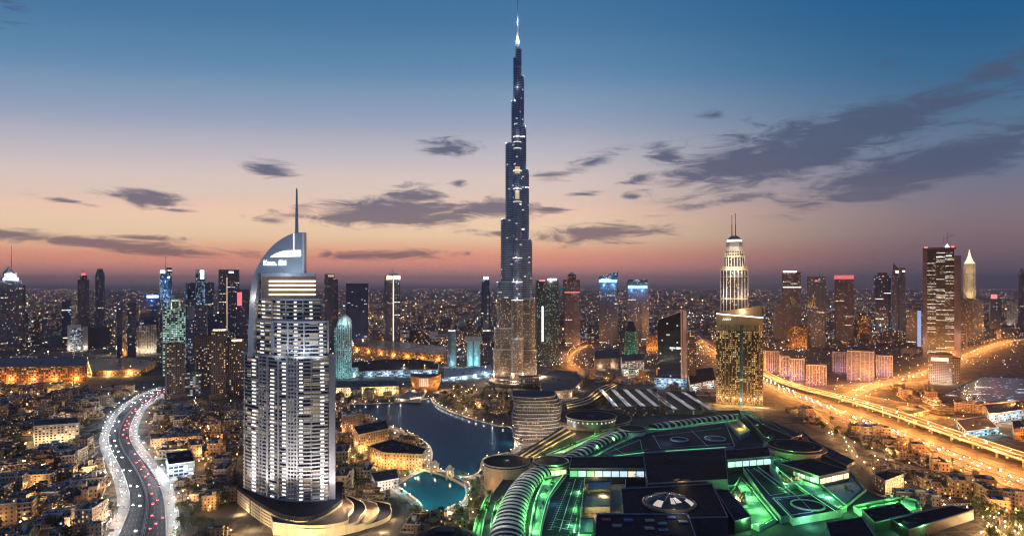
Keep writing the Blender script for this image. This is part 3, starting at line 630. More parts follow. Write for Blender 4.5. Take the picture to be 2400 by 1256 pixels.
# ---------------------------------------------------------------- the supertall tower
ZB = 1392.0; KX, KY = at(1213, ZB+45); kh = thing('supertall_tower', 'enormous stepped dark glass skyscraper tapering in setbacks to a white-lit needle', 'skyscraper', (KX, KY, 0))
ZC = ZB+45; kz = ZC/F
def wing(ang, ext, r, ztop, z0, mats, name='wing_tier'):
    """rounded bay: capsule from the core out to ext"""
    c, s = math.cos(ang), math.sin(ang); L_ = max(.1, ext-r); pts = [(0, -r)]+[(L_+r*math.sin(t*math.pi/8), -r*math.cos(t*math.pi/8)) for t in range(9)]+[(0, r)]
    o = [(x*c-y*s, x*s+y*c) for x, y in pts]
    MB().prism(ccw(o), z0, ztop, 0, 1).build(name, mats, kh)
    return o
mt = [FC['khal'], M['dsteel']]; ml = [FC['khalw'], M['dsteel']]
A0, A1, A2 = R(180), R(0), R(268)
KL = [(9.5, 138), (14, 238), (28, 338), (39, 516), (48, 661), (54, 769), (57, 818)]
KR = [(9, 118), (15, 181), (20, 298), (26.5, 400), (34, 563), (41, 700), (44, 820)]
KF = [(10, 160), (15, 210), (19, 325), (24, 446), (30, 610), (36, 664), (42, 703), (50, 790), (56, 868)]
finm = plain('tower_steel_fins', (.34, .36, .4), .3, metal=.7, var=.1)
bandm = glow('terrace_light_band', (1, .86, .7), 1.6)
def kwing(tab, ang, nm):
    for i, (px, y) in enumerate(tab):
        zt = hgt(y, ZC); ext = px*kz; r = min(ext*.8, 4.2+ext*.2)
        zb = 0; zs = hgt(700, ZC)
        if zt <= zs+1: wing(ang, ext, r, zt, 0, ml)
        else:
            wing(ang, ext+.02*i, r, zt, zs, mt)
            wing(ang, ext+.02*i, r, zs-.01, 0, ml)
        c, s = math.cos(ang), math.sin(ang)
        # terrace parapet, lit from behind
        o = wing(ang, ext+.35, r+.35, zt+1.6, zt-.6, [M['steel'], M['dsteel']], 'setback_parapet')
        # fins running up the rounded nose
        mb = MB()
        for t in range(0, 9, 2):
            a = -math.pi/2+t*math.pi/8; x = ext-r+(r+.15)*math.cos(a); y_ = (r+.15)*math.sin(a); X, Y = x*c-y_*s, x*s+y_*c
            mb.box(X-.22, X+.22, Y-.22, Y+.22, 0, zt+2.5)
        mb.build('steel_fin', finm, kh)
kwing(KL, A0, 'l'); kwing(KR, A1, 'r'); kwing(KF, A2, 'f')
MB().lathe([(9, 0), (9, hgt(300, ZC)), (6.5, hgt(200, ZC)), (5, hgt(140, ZC)), (4.4, hgt(98, ZC))], 0, 0, 12).build('core', FC['khal'], kh)
for y, e, a in ((325, 22, A2), (337, 21, A2), (352, 21, A2), (404, 26.4, A2), (446, 26, A2), (476, 26, A2), (606, 32, A2), (661, 38, A2), (703, 44, A2)):
    z = hgt(y, ZC); ext = e*kz; r = 4.2+ext*.2
    wing(a, ext+.5, r+.4, z+1.0, z, [bandm, bandm], 'light_band')
for y0, y1, e in ((395, 411, 25.6), (450, 470, 25)):
    z0, z1 = hgt(y1, ZC), hgt(y0, ZC); wing(A2, e*kz+.3, 5.5, z1, z0, [glow('sky_lobby_glow%d' % y0, (1, .66, .34), .5)]*2, 'lit_lobby')
mb = MB(); mb.lathe([(3.4, hgt(98, ZC)), (2.6, hgt(80, ZC)), (1.3, hgt(55, ZC)), (1.0, hgt(50, ZC))], 0, 0, 10); mb.build('spire_cone', M['white'], kh)
mb = MB(); mb.cyl(0, 0, 1.3, hgt(50, ZC), hgt(1, ZC), 8, 0, .9); mb.build('needle', M['white'], kh); [light(kh, 5*math.cos(R(a)), 5*math.sin(R(a)), hgt(52, ZC), 6000, (.85, .92, 1), .4) for a in (230, 310)]
MB().octa(0, 0, hgt(-2, ZC), 1.6).build('beacon', M['gR'], kh)
for a in (230, 310, 90): light(kh, 9*math.cos(R(a)), 9*math.sin(R(a)), hgt(99, ZC), 30000, (.85, .92, 1), .5)
for an_ in (200, 250, 290, 340): spot(kh, (70*math.cos(R(an_)), 70*math.sin(R(an_)), 14), (0, 0, 330), 420000, (1, .9, .85), 50, 1)
for tab, an in ((KL, A0), (KR, A1), (KF, A2)):
    for px, y in tab[1:-1]:
        d = px*kz+3; light(kh, d*math.cos(an)-1, d*math.sin(an)-4, hgt(y, ZC)+3, 7000, (.9, .92, 1), .5)
# podium of the tower and warm uplighting of the lower storeys
for i, (w_, d_, h_) in enumerate(((64, 70, 7), (52, 60, 13))):
    MB().prism(circle(0, -20, w_, d_, 30), 0 if i == 0 else 7, h_, 0, 1).build('podium', [FC['beige' if i else 'umber'], M['roofg']], kh)
MB().box(2, 44, -92, -74, 7, 24, 0, 1).build('entrance_block', [FC['beige'], M['roof']], kh)
for a, d in ((-60, -30), (-35, -62), (-8, -80), (22, -70), (50, -34), (58, -12), (-58, -5)): light(kh, a, d, 16, 42000, (1, .68, .42), 1)
for x, y in ((0, 0), (0, -50), (35, -20), (-35, -20)): busy(KX+x, KY+y, 55)
# ---------------------------------------------------------------- skyline towers
class Tower:
    def __init__(s, label, l, r, top, base, mat, rot=0, dr=.8, plan='box', name='tower', cat='tower', roof='roof', body=True, group=None):
        s.Z = Z = gz(base); s.c = c = (l+r)/2; X = (c-CX)/F*Z; s.th = th = math.atan2(X, Z); s.k = Z*math.cos(th)/F; s.kz = Z/F
        a = R(rot); s.w = w = (r-l)*s.k/(math.cos(a)+dr*abs(math.sin(a))); s.d = d = w*dr; s.H = H = hgt(top, Z)
        off = (w*abs(math.sin(a))+d*math.cos(a))/2
        s.root = thing(name, label, cat, (X+off*math.sin(th), Z+off*math.cos(th), 0), -th+a, group); busy(X, Z+d/2, max(w, d)*.62)
        s.mat = [FC[mat] if isinstance(mat, str) else mat, M[roof]]; s.rot = a; s.top = top
        if plan == 'box': s.o = [(-w/2, -d/2), (w/2, -d/2), (w/2, d/2), (-w/2, d/2)]
        elif plan == 'round': s.o = circle(0, 0, w/2, d/2, 24)
        elif plan == 'oct': q = w*.22; s.o = [(-w/2+q, -d/2), (w/2-q, -d/2), (w/2, -d/2+q), (w/2, d/2-q), (w/2-q, d/2), (-w/2+q, d/2), (-w/2, d/2-q), (-w/2, -d/2+q)]
        elif plan == 'bow': s.o = [(w/2, d/2), (-w/2, d/2), (-w/2, -d*.2)]+[(-w/2+w*t/8, -d*.2-d*.3*math.sin(math.pi*t/8)) for t in range(1, 8)]+[(w/2, -d*.2)]
        if body: s.body(0, H)
    def z(s, y): return hgt(y, s.Z)
    def x(s, px): return (px-s.c)*s.k
    def body(s, z0, z1, mat=None, sc=1, top=1, zt=None, name='body'):
        o = [(x*sc, y*sc) for x, y in s.o]; t = [(x*top, y*top) for x, y in s.o] if top != 1 else None
        s.bo = MB().prism(o, z0, z1, 0, 1, t, zt=zt).build(name, mat or s.mat, s.root); return s
    def box(s, name, x0, x1, yb, yt, mat, f=-.5, b=.5, zt=None, bot=True):
        """box part between photo columns and rows; f and b place it in the depth of the tower"""
        m = [FC[mat] if mat in FC else M[mat] if isinstance(mat, str) else mat, M['roof'] if mat in FC else (M[mat] if isinstance(mat, str) else mat)]
        p = [(s.x(x0), s.d*f), (s.x(x1), s.d*f), (s.x(x1), s.d*b), (s.x(x0), s.d*b)]
        MB().prism(p, s.z(yb), s.z(yt), 0, 1, bot=bot, zt=zt).build(name, m, s.root); return s
    def ring(s, name, yb, yt, mat, out=.5, sc=1):
        o = [(x*sc+(out if x > 0 else -out), y*sc+(out if y > 0 else -out)) for x, y in s.o]
        MB().prism(o, s.z(yb), s.z(yt), bot=True).build(name, M[mat] if isinstance(mat, str) else mat, s.root); return s
    def spire(s, px, yb, yt, r=1.0, mat='dsteel', dy=0, name='spire', tip=True):
        z0, z1 = s.z(yb), s.z(yt); mb = MB(); mb.cyl(s.x(px), dy, r, z0-1, z0+(z1-z0)*.5, 6); mb.cyl(s.x(px), dy, r*.6, z0+(z1-z0)*.5, z1, 6); mb.build(name, M[mat], s.root)
        if tip: MB().octa(s.x(px), dy, z1, r*1.1).build('beacon', M['gR'], s.root)
        return s
    def piers(s, n, mat='dsteel', t=.7, name='fin', y1=None, side=True):
        mb = MB(); P_ = s.o; z1 = s.z(y1) if y1 else s.H+1.2
        for i in range(len(P_)):
            a, b = P_[i], P_[(i+1) % len(P_)]; l = math.hypot(b[0]-a[0], b[1]-a[1]); m = max(1, int(round(n*l/s.w)))
            for k in range(m): f = k/m; x, y = a[0]+(b[0]-a[0])*f, a[1]+(b[1]-a[1])*f; mb.box(x-t/2, x+t/2, y-t/2, y+t/2, 0, z1)
        mb.build(name, M[mat], getattr(s, 'bo', s.root)); return s
    def parapet(s, h=3, mat='dsteel'):
        wall_along(s.o+s.o[:1], h, .8, s.H-.3).build('parapet', M[mat], getattr(s, 'bo', s.root)); return s
    def plant(s, n=3, h=4):
        for k in range(n):
            x = rnd.uniform(-.3, .3)*s.w; y = rnd.uniform(-.3, .3)*s.d; a = s.w*rnd.uniform(.06, .14)
            MB().box(x-a, x+a, y-a*.8, y+a*.8, s.H+.02, s.H+h*rnd.uniform(.5, 1)).build('roof_plant', M['roofg'], s.root)
        return s
    def podium(s, k=1.5, h=14, mat='umber'):
        MB().prism([(x*k, y*k) for x, y in s.o], 0, h, 0, 1).build('podium', [FC[mat], M['roofg']], s.root); return s
    def lamp(s, px, y, p, c, f=-.75, r=1): light(s.root, s.x(px), s.d*f, s.z(y), p, c, r); return s
    def lit(s, p, c, f=-.9, n=2):
        for k in range(n): light(s.root, s.w*((k+.5)/n-.5), s.d*f-5, 9, p, c, 1)
        return s
T = Tower
# --- left of the hotel
t = T('dark tower at the left edge with a white floodlit stepped crown and needle', -14, 52, 658, 822, 'dark', rot=10, dr=.7).piers(7, 'purple', 1.2).plant(2).podium(1.2, 16)
t.box('side_slab', 46, 60, 822, 668, 'purp', -.2, .5); t.box('crown', 4, 42, 658, 650, 'pale', -.3, .3).box('crown', 8, 38, 650, 640, 'pale', -.26, .26)
MB().lathe([(t.w*.26, t.z(640)), (t.w*.2, t.z(636)), (t.w*.1, t.z(630)), (t.w*.03, t.z(624))], 2, 0, 12).build('dome', M['pale'], t.root); t.spire(27, 626, 575, .9, tip=False)
for p in ((6, 653), (40, 653), (22, 645)): t.lamp(*p, 26000, (.9, .95, 1), -.6)
t = T('slim dark purple tower with red-lit cap and twin antennas', 182, 209, 657, 800, 'purp', rot=12).piers(5, 'purple', .8).parapet(3); t.box('cap', 188, 203, 657, 645, 'brown', -.3, .3).box('lit_cap', 191, 200, 645, 640, 'gRd', -.15, .15).spire(193, 640, 627, .6, 'red').spire(197, 640, 630, .6, 'red')
t = T('slender dark purple tower with chamfered tapering head left of the blue tower', 223, 246, 645, 790, 'purp', rot=4, plan='oct').piers(5, 'purple', .8); t.body(t.H, t.z(637), top=.88, name='head'); t.box('cap', 227, 241, 637, 630, 'brown', -.3, .3).spire(231, 630, 625, .5).spire(236, 630, 624, .5)
t = T('blue-glowing barrel-shaped glass tower with a tall antenna', 374, 404, 640, 790, 'blue', plan='round', body=False, dr=.9)
pf = [(.62, 0), (.62, t.z(725)), (.8, t.z(708)), (.93, t.z(690)), (1, t.z(665)), (.98, t.z(645)), (.9, t.z(640))]
MB().lathe([(r*t.w/2, z) for r, z in pf], n=20).build('glass_barrel', FC['blue'], t.root); t.box('crown', 390, 403, 640, 627, 'navy', -.3, .3).box('lit_crown', 376, 386, 640, 634, 'gC', -.3, .2).box('sign', 388, 398, 652, 649, 'gSg', -.53, -.5).spire(388.5, 640, 598, 1.1)
for p in ((385, 660), (392, 690)): t.lamp(*p, 60000, (.2, .55, 1), -1.0)
T('dark blue tower with a flat top left of the white-crowned tower', 435, 460, 664, 790, 'navy', rot=15).piers(6).plant(3).podium(1.4, 12, 'cool')
t = T('narrow tower with a slanted white-lit crown between two dark towers', 458, 481, 640, 795, 'blue', rot=5).piers(5); t.box('crown', 459, 478, 640, 632, 'steel', -.4, .3).box('lit_crown', 469, 477, 654, 634, 'gC', -.55, -.45)
T('dark glass tower with a flat top right of the white-crowned tower', 480, 502, 663, 785, 'dark', rot=-8).piers(6).plant(3)
t = T('tall dark slab tower with a pale vertical light strip', 512, 561, 634, 792, 'dark', rot=6, dr=.5).piers(8).parapet(4); t.box('light_strip', 529, 532, 775, 650, 'gDim', -.53, -.5).box('sign', 535, 546, 640, 636, 'gSg', -.53, -.5)
t = T('dim tower behind the hotel with a red glowing side strip', 556, 584, 678, 800, 'purp'); t.box('light_strip', 556, 567, 716, 685, 'gRd', -.54, -.5)
t = T('wide dark blue block with a bright blue-white roof sign', 325, 371, 698, 785, 'navy', rot=8, dr=.6).plant(2); t.box('sign', 342, 370, 698, 692, 'gB', -.5, -.45)
t.lamp(355, 705, 40000, (.3, .45, 1), -.9)
T('small dark block with clean flat roof, left of the antenna pair tower', 145, 166, 703, 800, 'navy').plant(2)
T('pale lit block just left of the red-capped tower', 166, 183, 704, 795, 'beige').lit(15000, WHT)
t = T('green-white glowing glass tower with a lit roof frame and roof garden', 382, 435, 724, 880, 'grn', rot=0, dr=.6).piers(6, 'steel', .8)
t.box('roof_frame', 401, 425, 706, 702.5, 'pale', -.3, .2).box('frame_post', 419, 423, 724, 706, 'pale', -.3, -.2).box('frame_post', 401, 403, 724, 706, 'pale', -.3, -.2); mb = MB()
for k in range(90): x, y, z = rnd.uniform(-.28, .2)*t.w, rnd.uniform(-.4, .1)*t.d, t.H+abs(rnd.gauss(0, 3)); mb.octa(x, y, z, rnd.uniform(.5, 1.2))
mb.build('roof_garden', M['hedge'], t.root); t.lamp(405, 716, 20000, (.6, 1, .5), -.6)
T('brown residential tower in front of the green-white glass tower', 387, 433, 808, 934, 'brown', rot=8, dr=.7).piers(7, 'purple', .8).parapet(2).plant(4).podium(1.3, 9)
T('tall brown apartment tower with a rounded bright roof strip', 495, 531, 776, 934, 'brown', rot=-6, dr=.8).piers(6, 'brown', .8).plant(3).podium(1.3, 9).box('roof_strip', 500, 530, 776, 772, 'gLW', -.5, .4)
T('brown apartment tower beside the hotel, white strip along its roof', 534, 578, 800, 930, 'brown', rot=6, dr=.8).piers(8, 'purple', .8).plant(4).box('roof_strip', 541, 566, 800, 795, 'gLW', -.52, -.4)
T('darker brown apartment tower set back between taller ones', 455, 497, 790, 905, 'brown', rot=10, dr=.8).piers(6, 'brown', .8).plant(4)
T('low brown apartment block with white-lit floors', 425, 470, 872, 928, 'cool', dr=.5).plant(3)
T('thin dark slab tower, left one of the black pair', 272, 287, 722, 838, 'navy', rot=8).plant(1); T('thin dark slab tower, right one of the black pair', 297, 319, 709, 836, 'navy', rot=8).plant(1)
T('slim brown tower between the black slab pair', 287, 297, 735, 832, 'beige').plant(1).lit(9000, SOD)
T('beige ribbed block lit from below', 325, 366, 762, 828, 'beige', dr=.5, rot=4).piers(7, 'cream', 1.6).lit(26000, WHT).plant(2); T('narrow beige ribbed block left of the wide ribbed block', 303, 323, 768, 828, 'beige', rot=4).piers(4, 'cream', 1.4).lit(14000, WHT)
t = T('white-framed office block with lit floors', 160, 194, 768, 822, 'cool', dr=.5); t.box('frame', 158, 165, 822, 762, 'pale', -.56, -.3).box('frame', 165, 190, 769, 761, 'pale', -.56, -.3).lit(16000, WHT)
T('plain grey slab beside the white-framed office block', 193, 206, 765, 820, plain('grey_render', (.4, .37, .35), .8)).lit(12000, WHT, n=1)
T('broad windowless navy block', 205, 258, 767, 816, plain('navy_render', (.05, .052, .075), .7, var=.1), dr=.5, roof='roof').plant(3)
T('brown ribbed tower near the left edge', 80, 98, 745, 812, 'brown').piers(4, 'brown', 1).plant(1); T('dim tower with pale side right of the crowned tower', 98, 122, 758, 806, 'purp').plant(2)
T('dark block behind the green-white tower', 434, 460, 702, 830, 'dark').plant(2); T('dark block with a flat roof right of the grey panel', 487, 531, 738, 835, 'navy').plant(2)
t = T('dark tower carrying a square grey panel', 456, 487, 716, 850, 'purp', rot=-8); t.box('panel', 441, 457, 747, 716, 'conc', -.6, -.5)
# --- between hotel and supertall tower
t = T('dark blue tower with a small orange-lit crown right of the hotel sail', 760, 792, 655, 805, 'purp', rot=14, dr=.9).piers(6, 'dsteel', .8).plant(1); t.box('crown', 762, 782, 655, 642, 'purp', -.45, .3).box('lit_crown', 766, 780, 649, 644, 'gDim', -.5, -.46).spire(763, 642, 636, .5)
t = T('plain navy slab tower with a framed flat roof', 811, 865, 668, 808, 'navy', rot=-5, dr=.45).parapet(6, 'navy').podium(1.15, 22, 'cool'); t.spire(862, 665, 660, .4, tip=False); t.lit(22000, (.35, .6, 1))
t = T('dark slim tower with bright crown, mast and an orange vertical light line', 901, 938, 656, 812, 'dark', rot=7, dr=.8).piers(6, 'purple', .9)
t.box('crown', 903, 937, 656, 645, 'cream', -.5, .5).box('lit_crown', 921, 936, 654, 646, 'gWs', -.55, -.5).box('lit_crown', 905, 918, 654, 647, 'gSt', -.55, -.5).box('cap', 910, 931, 645, 640, 'steel', -.3, .3).box('light_line', 919.3, 920.8, 808, 656, 'gSt', -.56, -.5).spire(919, 640, 624, .7).spire(923, 640, 630, .5); t.lamp(935, 650, 18000, WHT); t.lamp(908, 650, 14000, WARM)
t = T('cyan-glowing tower with rounded domes on top behind the hotel', 789, 824, 762, 888, 'cyan', dr=.8, plan='bow').piers(6, 'pale', .7)
for px, r, y in ((797, 7, 752), (808, 10, 742), (817, 7, 748)): MB().lathe([(r*t.k, t.z(762)), (r*t.k, t.z(y+5)), (r*.8*t.k, t.z(y)), (r*.4*t.k, t.z(y-4)), (.1, t.z(y-6))], t.x(px), 0, 12).build('dome', M['pale'], t.root)
t.box('side_wing', 824, 840, 884, 862, 'cyan', -.3, .3).box('side_wing', 783, 790, 885, 768, 'cyan', -.2, .4).spire(796, 752, 734, .4)
for p in ((800, 758), (816, 756)): t.lamp(*p, 14000, (.5, 1, 1), -.9)
for x in (795, 812): t.lamp(x, 868, 14000, (.3, .95, .95), -1.4)
t = T('slender dark tower tapering to a bright pinched top left of the supertall tower', 1127, 1150, 668, 800, 'navy', body=False, plan='oct'); t.body(0, t.H, top=.84); t.body(t.H, t.z(655), sc=.84, top=.7, name='head'); t.box('lit_crown', 1133, 1145, 655, 648, 'gWs', -.2, .2).spire(1138, 648, 642, .6); t.box('light_strip', 1142, 1145, 760, 690, 'cool', -.52, -.45).podium(1.5, 16, 'umber')
t = T('round grey-blue tower like a tapering drum', 1048, 1070, 776, 858, 'cool', plan='round', dr=1, body=False); t.body(0, t.H, top=.85, mat=[facade('grey_blue_louvres', (.24, .32, .36), cw=3, ch=2.6, fw=1, fh=.4, lit=.03, rough=.4), M['roof']]).lit(18000, (.55, .9, 1)); t.body(t.H, t.H+2, mat=[M['gWs'], M['pale']], sc=.75, name='roof_lamp')
t = T('teal-lit round tower pair under a flat grey cap', 1094, 1127, 800, 858, 'cyan', plan='round', dr=.7, body=False)
for px in (1102, 1118): MB().lathe([(8.4*t.k, 0), (7.8*t.k, t.H)], t.x(px), 0, 16).build('drum', plain('teal_render', (.3, .42, .44), .6), t.root)
t.box('cap', 1090, 1130, 800, 788, 'conc', -.6, .6).plant(2, 8); t.lit(30000, (.4, .95, 1), -1.2, 3)
# --- right of the supertall tower
t = T('dark green glass tower with a white and red lit roof edge', 1255, 1309, 662, 852, 'dgrn', rot=5, dr=.7).piers(7, 'dsteel', .7); t.ring('roof_trim', 662, 657, 'dsteel', .4); t.box('lit_roof', 1283, 1303, 658, 653, 'gC', -.5, -.3).box('red_roof_light', 1262, 1276, 659, 656, 'gRd', -.53, -.5).box('light_strip', 1268.5, 1271.5, 800, 718, 'gT', -.53, -.5); t.lamp(1290, 660, 14000, WHT, -.8); t.plant(5, 8)
t = T('dark brown tower with a red band and small domed cap', 1320, 1359, 656, 812, 'purp', rot=8).piers(6, 'brown', .9); t.box('cap', 1331, 1349, 656, 643, 'brown', -.25, .25).box('lit_band', 1321, 1357, 686, 684, 'gRd', -.57, -.5); MB().lathe([(8*t.k, t.z(643)), (5*t.k, t.z(640)), (.2, t.z(637))], t.x(1340), 0, 10).build('dome', M['pale'], t.root)
t = T('blue-topped glass tower with a slanted roof', 1404, 1449, 655, 806, 'dark', rot=-6, dr=.6, body=False); t.body(0, t.z(655), zt=None); t.box('crown', 1404, 1449, 655, 648, 'blue', -.5, .5, zt=lambda x, y: t.z(648)+(x/t.w+.5)*11*t.kz).box('lit_crown', 1405, 1448, 662, 655, 'gBl', -.54, -.5).box('lit_crown', 1410, 1430, 657, 655, 'gC', -.57, -.54).piers(5, 'dsteel', .7); t.box('annex', 1424, 1449, 806, 706, 'dark', -.62, -.5)
for p in ((1415, 668), (1438, 668)): t.lamp(*p, 50000, (.2, .6, 1), -1.1)
t = T('blue-topped glass tower with a ragged flat roof', 1468, 1518, 660, 808, 'dark', rot=6, dr=.6).piers(6, 'dsteel', .7); t.box('crown', 1470, 1500, 660, 655, 'blue', -.4, .4).box('crown', 1500, 1517, 660, 656, 'navy', -.4, .4).box('lit_crown', 1470, 1516, 676, 669, 'gBl', -.55, -.5).spire(1516, 656, 650, .4); t.plant(3, 6)
for p in ((1480, 680), (1506, 680)): t.lamp(*p, 50000, (.2, .6, 1), -1.1)
t.box('annex', 1501, 1519, 808, 700, 'dark', -.65, -.5)
t = T('short green banded tower with a dark conical roof', 1462, 1496, 776, 838, facade('green_band_facade', (.02, .10, .07), glass=(.01, .05, .04), cw=4, ch=4, fw=1, fh=.45, lit=.2, c1=(.2, .9, .6), c2=(.4, 1, .8), st=.9, rough=.15), rot=0, dr=.8, plan='oct').lit(14000, (.2, 1, .6)); MB().lathe([(t.w*.44, t.H), (t.w*.3, t.z(766)), (t.w*.22, t.z(757)), (t.w*.2, t.z(754))], 0, 0, 12).build('cone_roof', M['navy'], t.root)
# dark angular glass tower with a blade edge
t = T('dark angular glass tower with sloping roof and pale blade edge', 1542, 1600, 750, 905, 'navy', dr=.5, body=False); s_ = lambda x, y: t.z(750)+(x/t.w+.5)**1.0*21*t.kz
MB().prism(t.o, 0, t.H, 0, 1, zt=s_).build('body', [facade('dark_glass_curtain', (.03, .035, .05), cw=3.5, ch=4, fw=.92, fh=.8, lit=.035, st=2.5, cool=.8, rough=.1, clump=1, wr=.2, rowlit=.01), M['navy']], t.root)
MB().prism([(t.x(1596), -t.d*.56), (t.x(1600), -t.d*.5), (t.x(1612), t.d*.5), (t.x(1600), t.d*.5)], 0, t.z(728), 0, 0, top=[(t.x(1595), -t.d*.56), (t.x(1598), -t.d*.5), (t.x(1609), t.d*.5), (t.x(1600), t.d*.5)]).build('blade', M['mauve'], t.root)
t.box('light_line', 1607, 1608.4, 905, 800, 'white', -.6, -.55); t.box('side_wing', 1612, 1632, 880, 778, 'brown', .1, .5)
t.podium(1.3, 18, 'cool').lit(20000, (.5, .75, 1), -.9, 3)
# twin-spired stepped tower
t = T('pale ribbed stepped tower with glowing tiers and twin spires', 1689, 1753, 634, 905, 'blvd', dr=.9, plan='oct', body=False)
rib = M['white']
def tier(sc, y0, y1, n):
    o = [(x*sc, y*sc) for x, y in t.o]; z0, z1 = t.z(y0), t.z(y1); MB().prism(o, z0, z1, 0, 1).build('tier', t.mat, t.root); mb = MB()
    for i in range(8):
        a, b = o[i], o[(i+1) % 8]; l = math.hypot(b[0]-a[0], b[1]-a[1]); m = 4 if l > t.w*.4*sc else 2
        for k in range(m): f = k/m; x, y = a[0]+(b[0]-a[0])*f, a[1]+(b[1]-a[1])*f; mb.box(x-.55, x+.55, y-.55, y+.55, z0, z1+.6)
    mb.build('rib', rib, t.root)
tier(1.0, 905, 634, 5); tier(.77, 634, 599, 4); tier(.66, 599, 588, 3)
for y, sc, w_ in ((700, 1.02, 1.5), (648, 1.04, .6), (631, 1.03, 2.6), (626, .98, 1.6), (600, .80, 2.2), (593, .74, 1.6)):
    o = [(x*sc, y_*sc) for x, y_ in t.o]; MB().prism(o, t.z(y+w_), t.z(y-w_), bot=True).build('lit_cornice', M['cream'], t.root)
def crown(sc0, sc1, y0, y1, m, nm): MB().prism([(x*sc0, y*sc0) for x, y in t.o], t.z(y0), t.z(y1), 0, 0, top=[(x*sc1, y*sc1) for x, y in t.o]).build(nm, m, t.root)
crown(.63, .61, 590, 577, M['pale'], 'crown'); crown(.61, .58, 577, 565.5, M['conc'], 'crown'); crown(.56, .54, 565.5, 560.5, M['gWs'], 'lit_crown'); crown(.56, .22, 560.5, 551, M['conc'], 'dome')
t.spire(1715.3, 551, 498, .95).spire(1724, 551, 496, .95)
for p, e in (((1695, 590), 12000), ((1742, 590), 12000), ((1720, 596), 14000), ((1700, 622), 20000), ((1738, 622), 20000), ((1720, 640), 20000), ((1698, 690), 26000), ((1742, 690), 26000)): t.lamp(*p, e, (1, .85, .62), -.72)
# golden office tower
t = T('golden-lit office tower with a slanted bronze roof and a bright curved light line', 1678, 1788, 742, 948, 'gold', dr=.42, plan='box', body=False, rot=0)
ff = [(t.w*(k/10-.5), -t.d*.5+t.d*.5*(1-4*(k/10-.5)**2)*-.1) for k in range(11)]; bk = [(t.w*.5, t.d*.5), (-t.w*.5, t.d*.5)]; o = ff+bk
lo = lambda x, y: t.z(735+8*(x/t.w+.5)**1.0)
MB().prism(o, 0, 10, 0, 1, zt=lambda x, y: lo(x, y)).build('body', [FC['gold'], M['gold']], t.root)
o2 = [(x, y-.35) for x, y in ff]+bk; MB().prism([(x, y-.35) for x, y in ff]+[(x, y-.02) for x, y in ff][::-1], t.z(775), 10, 0, 0, zt=lambda x, y: lo(x, y)-.8).build('bronze_band', M['gold'], t.root)
mb = MB()
for i in range(10):
    (xa, ya), (xb, yb) = ff[i], ff[i+1]; za, zb = lo(xa, 0), lo(xb, 0)
    mb.face([(xa, ya-1, za-1.4), (xb, yb-1, zb-1.4), (xb, yb-1, zb+.5), (xa, ya-1, za+.5)]); mb.face([(xa, ya-1, za+.5), (xb, yb-1, zb+.5), (xb, yb, zb+.5), (xa, ya, za+.5)])
mb.build('light_line', M['gWs'], t.root)
bt = lambda x, y: t.z(733-17*(x/t.w+.5))
MB().prism([(-t.w*.5, t.d*.1), (t.w*.5, t.d*.1), (t.w*.5, t.d*.18), (-t.w*.5, t.d*.18)], t.z(745), 10, 0, 0, zt=bt).build('roof_screen', M['gold'], t.root); MB().prism([(t.w*.47, -t.d*.48), (t.w*.5, -t.d*.48), (t.w*.5, t.d*.1), (t.w*.47, t.d*.1)], t.z(746), 10, 0, 0, zt=lambda x, y: t.z(742)+(t.z(716)-t.z(742))*(y/t.d+.48)/.58).build('roof_screen', M['gold'], t.root)
for x0, x1 in ((1690, 1692), (1699, 1700.5), (1707.5, 1709), (1716, 1717.5), (1725, 1726.5), (1734, 1742), (1751, 1752.5), (1760, 1761.5), (1769, 1770.5), (1778, 1779.5)):
    t.box('pier', x0, x1, 948, 762, 'gold', -.72, -.55)
t.box('shaft', 1734, 1741, 948, 770, 'navy', -.74, -.72); 
cu = bpy.data.curves.new('t', 'FONT'); cu.body = 'ANNY'; cu.size = 6; cu.extrude = .1; cu.align_x = 'CENTER'; to = bpy.data.objects.new('t', cu); col.objects.link(to); bpy.context.view_layer.update()
me = bpy.data.meshes.new_from_object(to.evaluated_get(bpy.context.evaluated_depsgraph_get())); bpy.data.objects.remove(to); me.materials.clear(); me.materials.append(glow('small_white_sign', (.8, .85, 1), 1.6))
sg = bpy.data.objects.new('sign_lettering', me); col.objects.link(sg); sg.parent = t.root; sg.location = (t.x(1703.5), -t.d*.68, t.z(751)); sg.rotation_euler = (R(90), 0, 0); bpy.context.view_layer.update(); k_ = 21*t.k/max(.1, sg.dimensions.x); sg.scale = (k_, k_*1.1, 1)
for x in range(1685, 1790, 17): t.lamp(x, 936, 34000, (1, .6, .22), -1.05)
t.lamp(1740, 731, 26000, (1, .75, .45), -.3); t.lamp(1700, 738, 6000, (1, .75, .45), -1.3)
# --- far right
t = T('dark tower with a bright white roof and an orange band', 1832, 1877, 645, 804, 'purp', rot=6, dr=.7).piers(6, 'dsteel', .8); t.box('crown', 1833, 1876, 645, 638, 'brown', -.5, .5).box('lit_crown', 1836, 1866, 640, 635, 'gC', -.35, .1).box('light_band', 1833, 1876, 674, 672, 'gSt', -.56, -.5).box('light_panel', 1850, 1861, 712, 695, 'gold', -.56, -.5).spire(1840, 636, 627, .4, tip=False); t.lit(40000, SOD, -.9, 3)
T('low dim purple tower before the white-roofed tower', 1812, 1838, 716, 803, 'purp').piers(5, 'brown', .9).plant(1)
t = T('dark tower with a flat top, bluish lit upper floors and a red light', 1892, 1936, 650, 815, 'dark', rot=-6, dr=.7).piers(5, 'dsteel', .8).parapet(3); t.box('light_panel', 1894, 1914, 720, 698, 'gold', -.56, -.53).box('red_light', 1912, 1917, 659, 657, 'gR', -.56, -.5).spire(1921, 650, 634, .5, tip=False).box('light_band', 1896, 1930, 661, 659, 'cool', -.58, -.5)
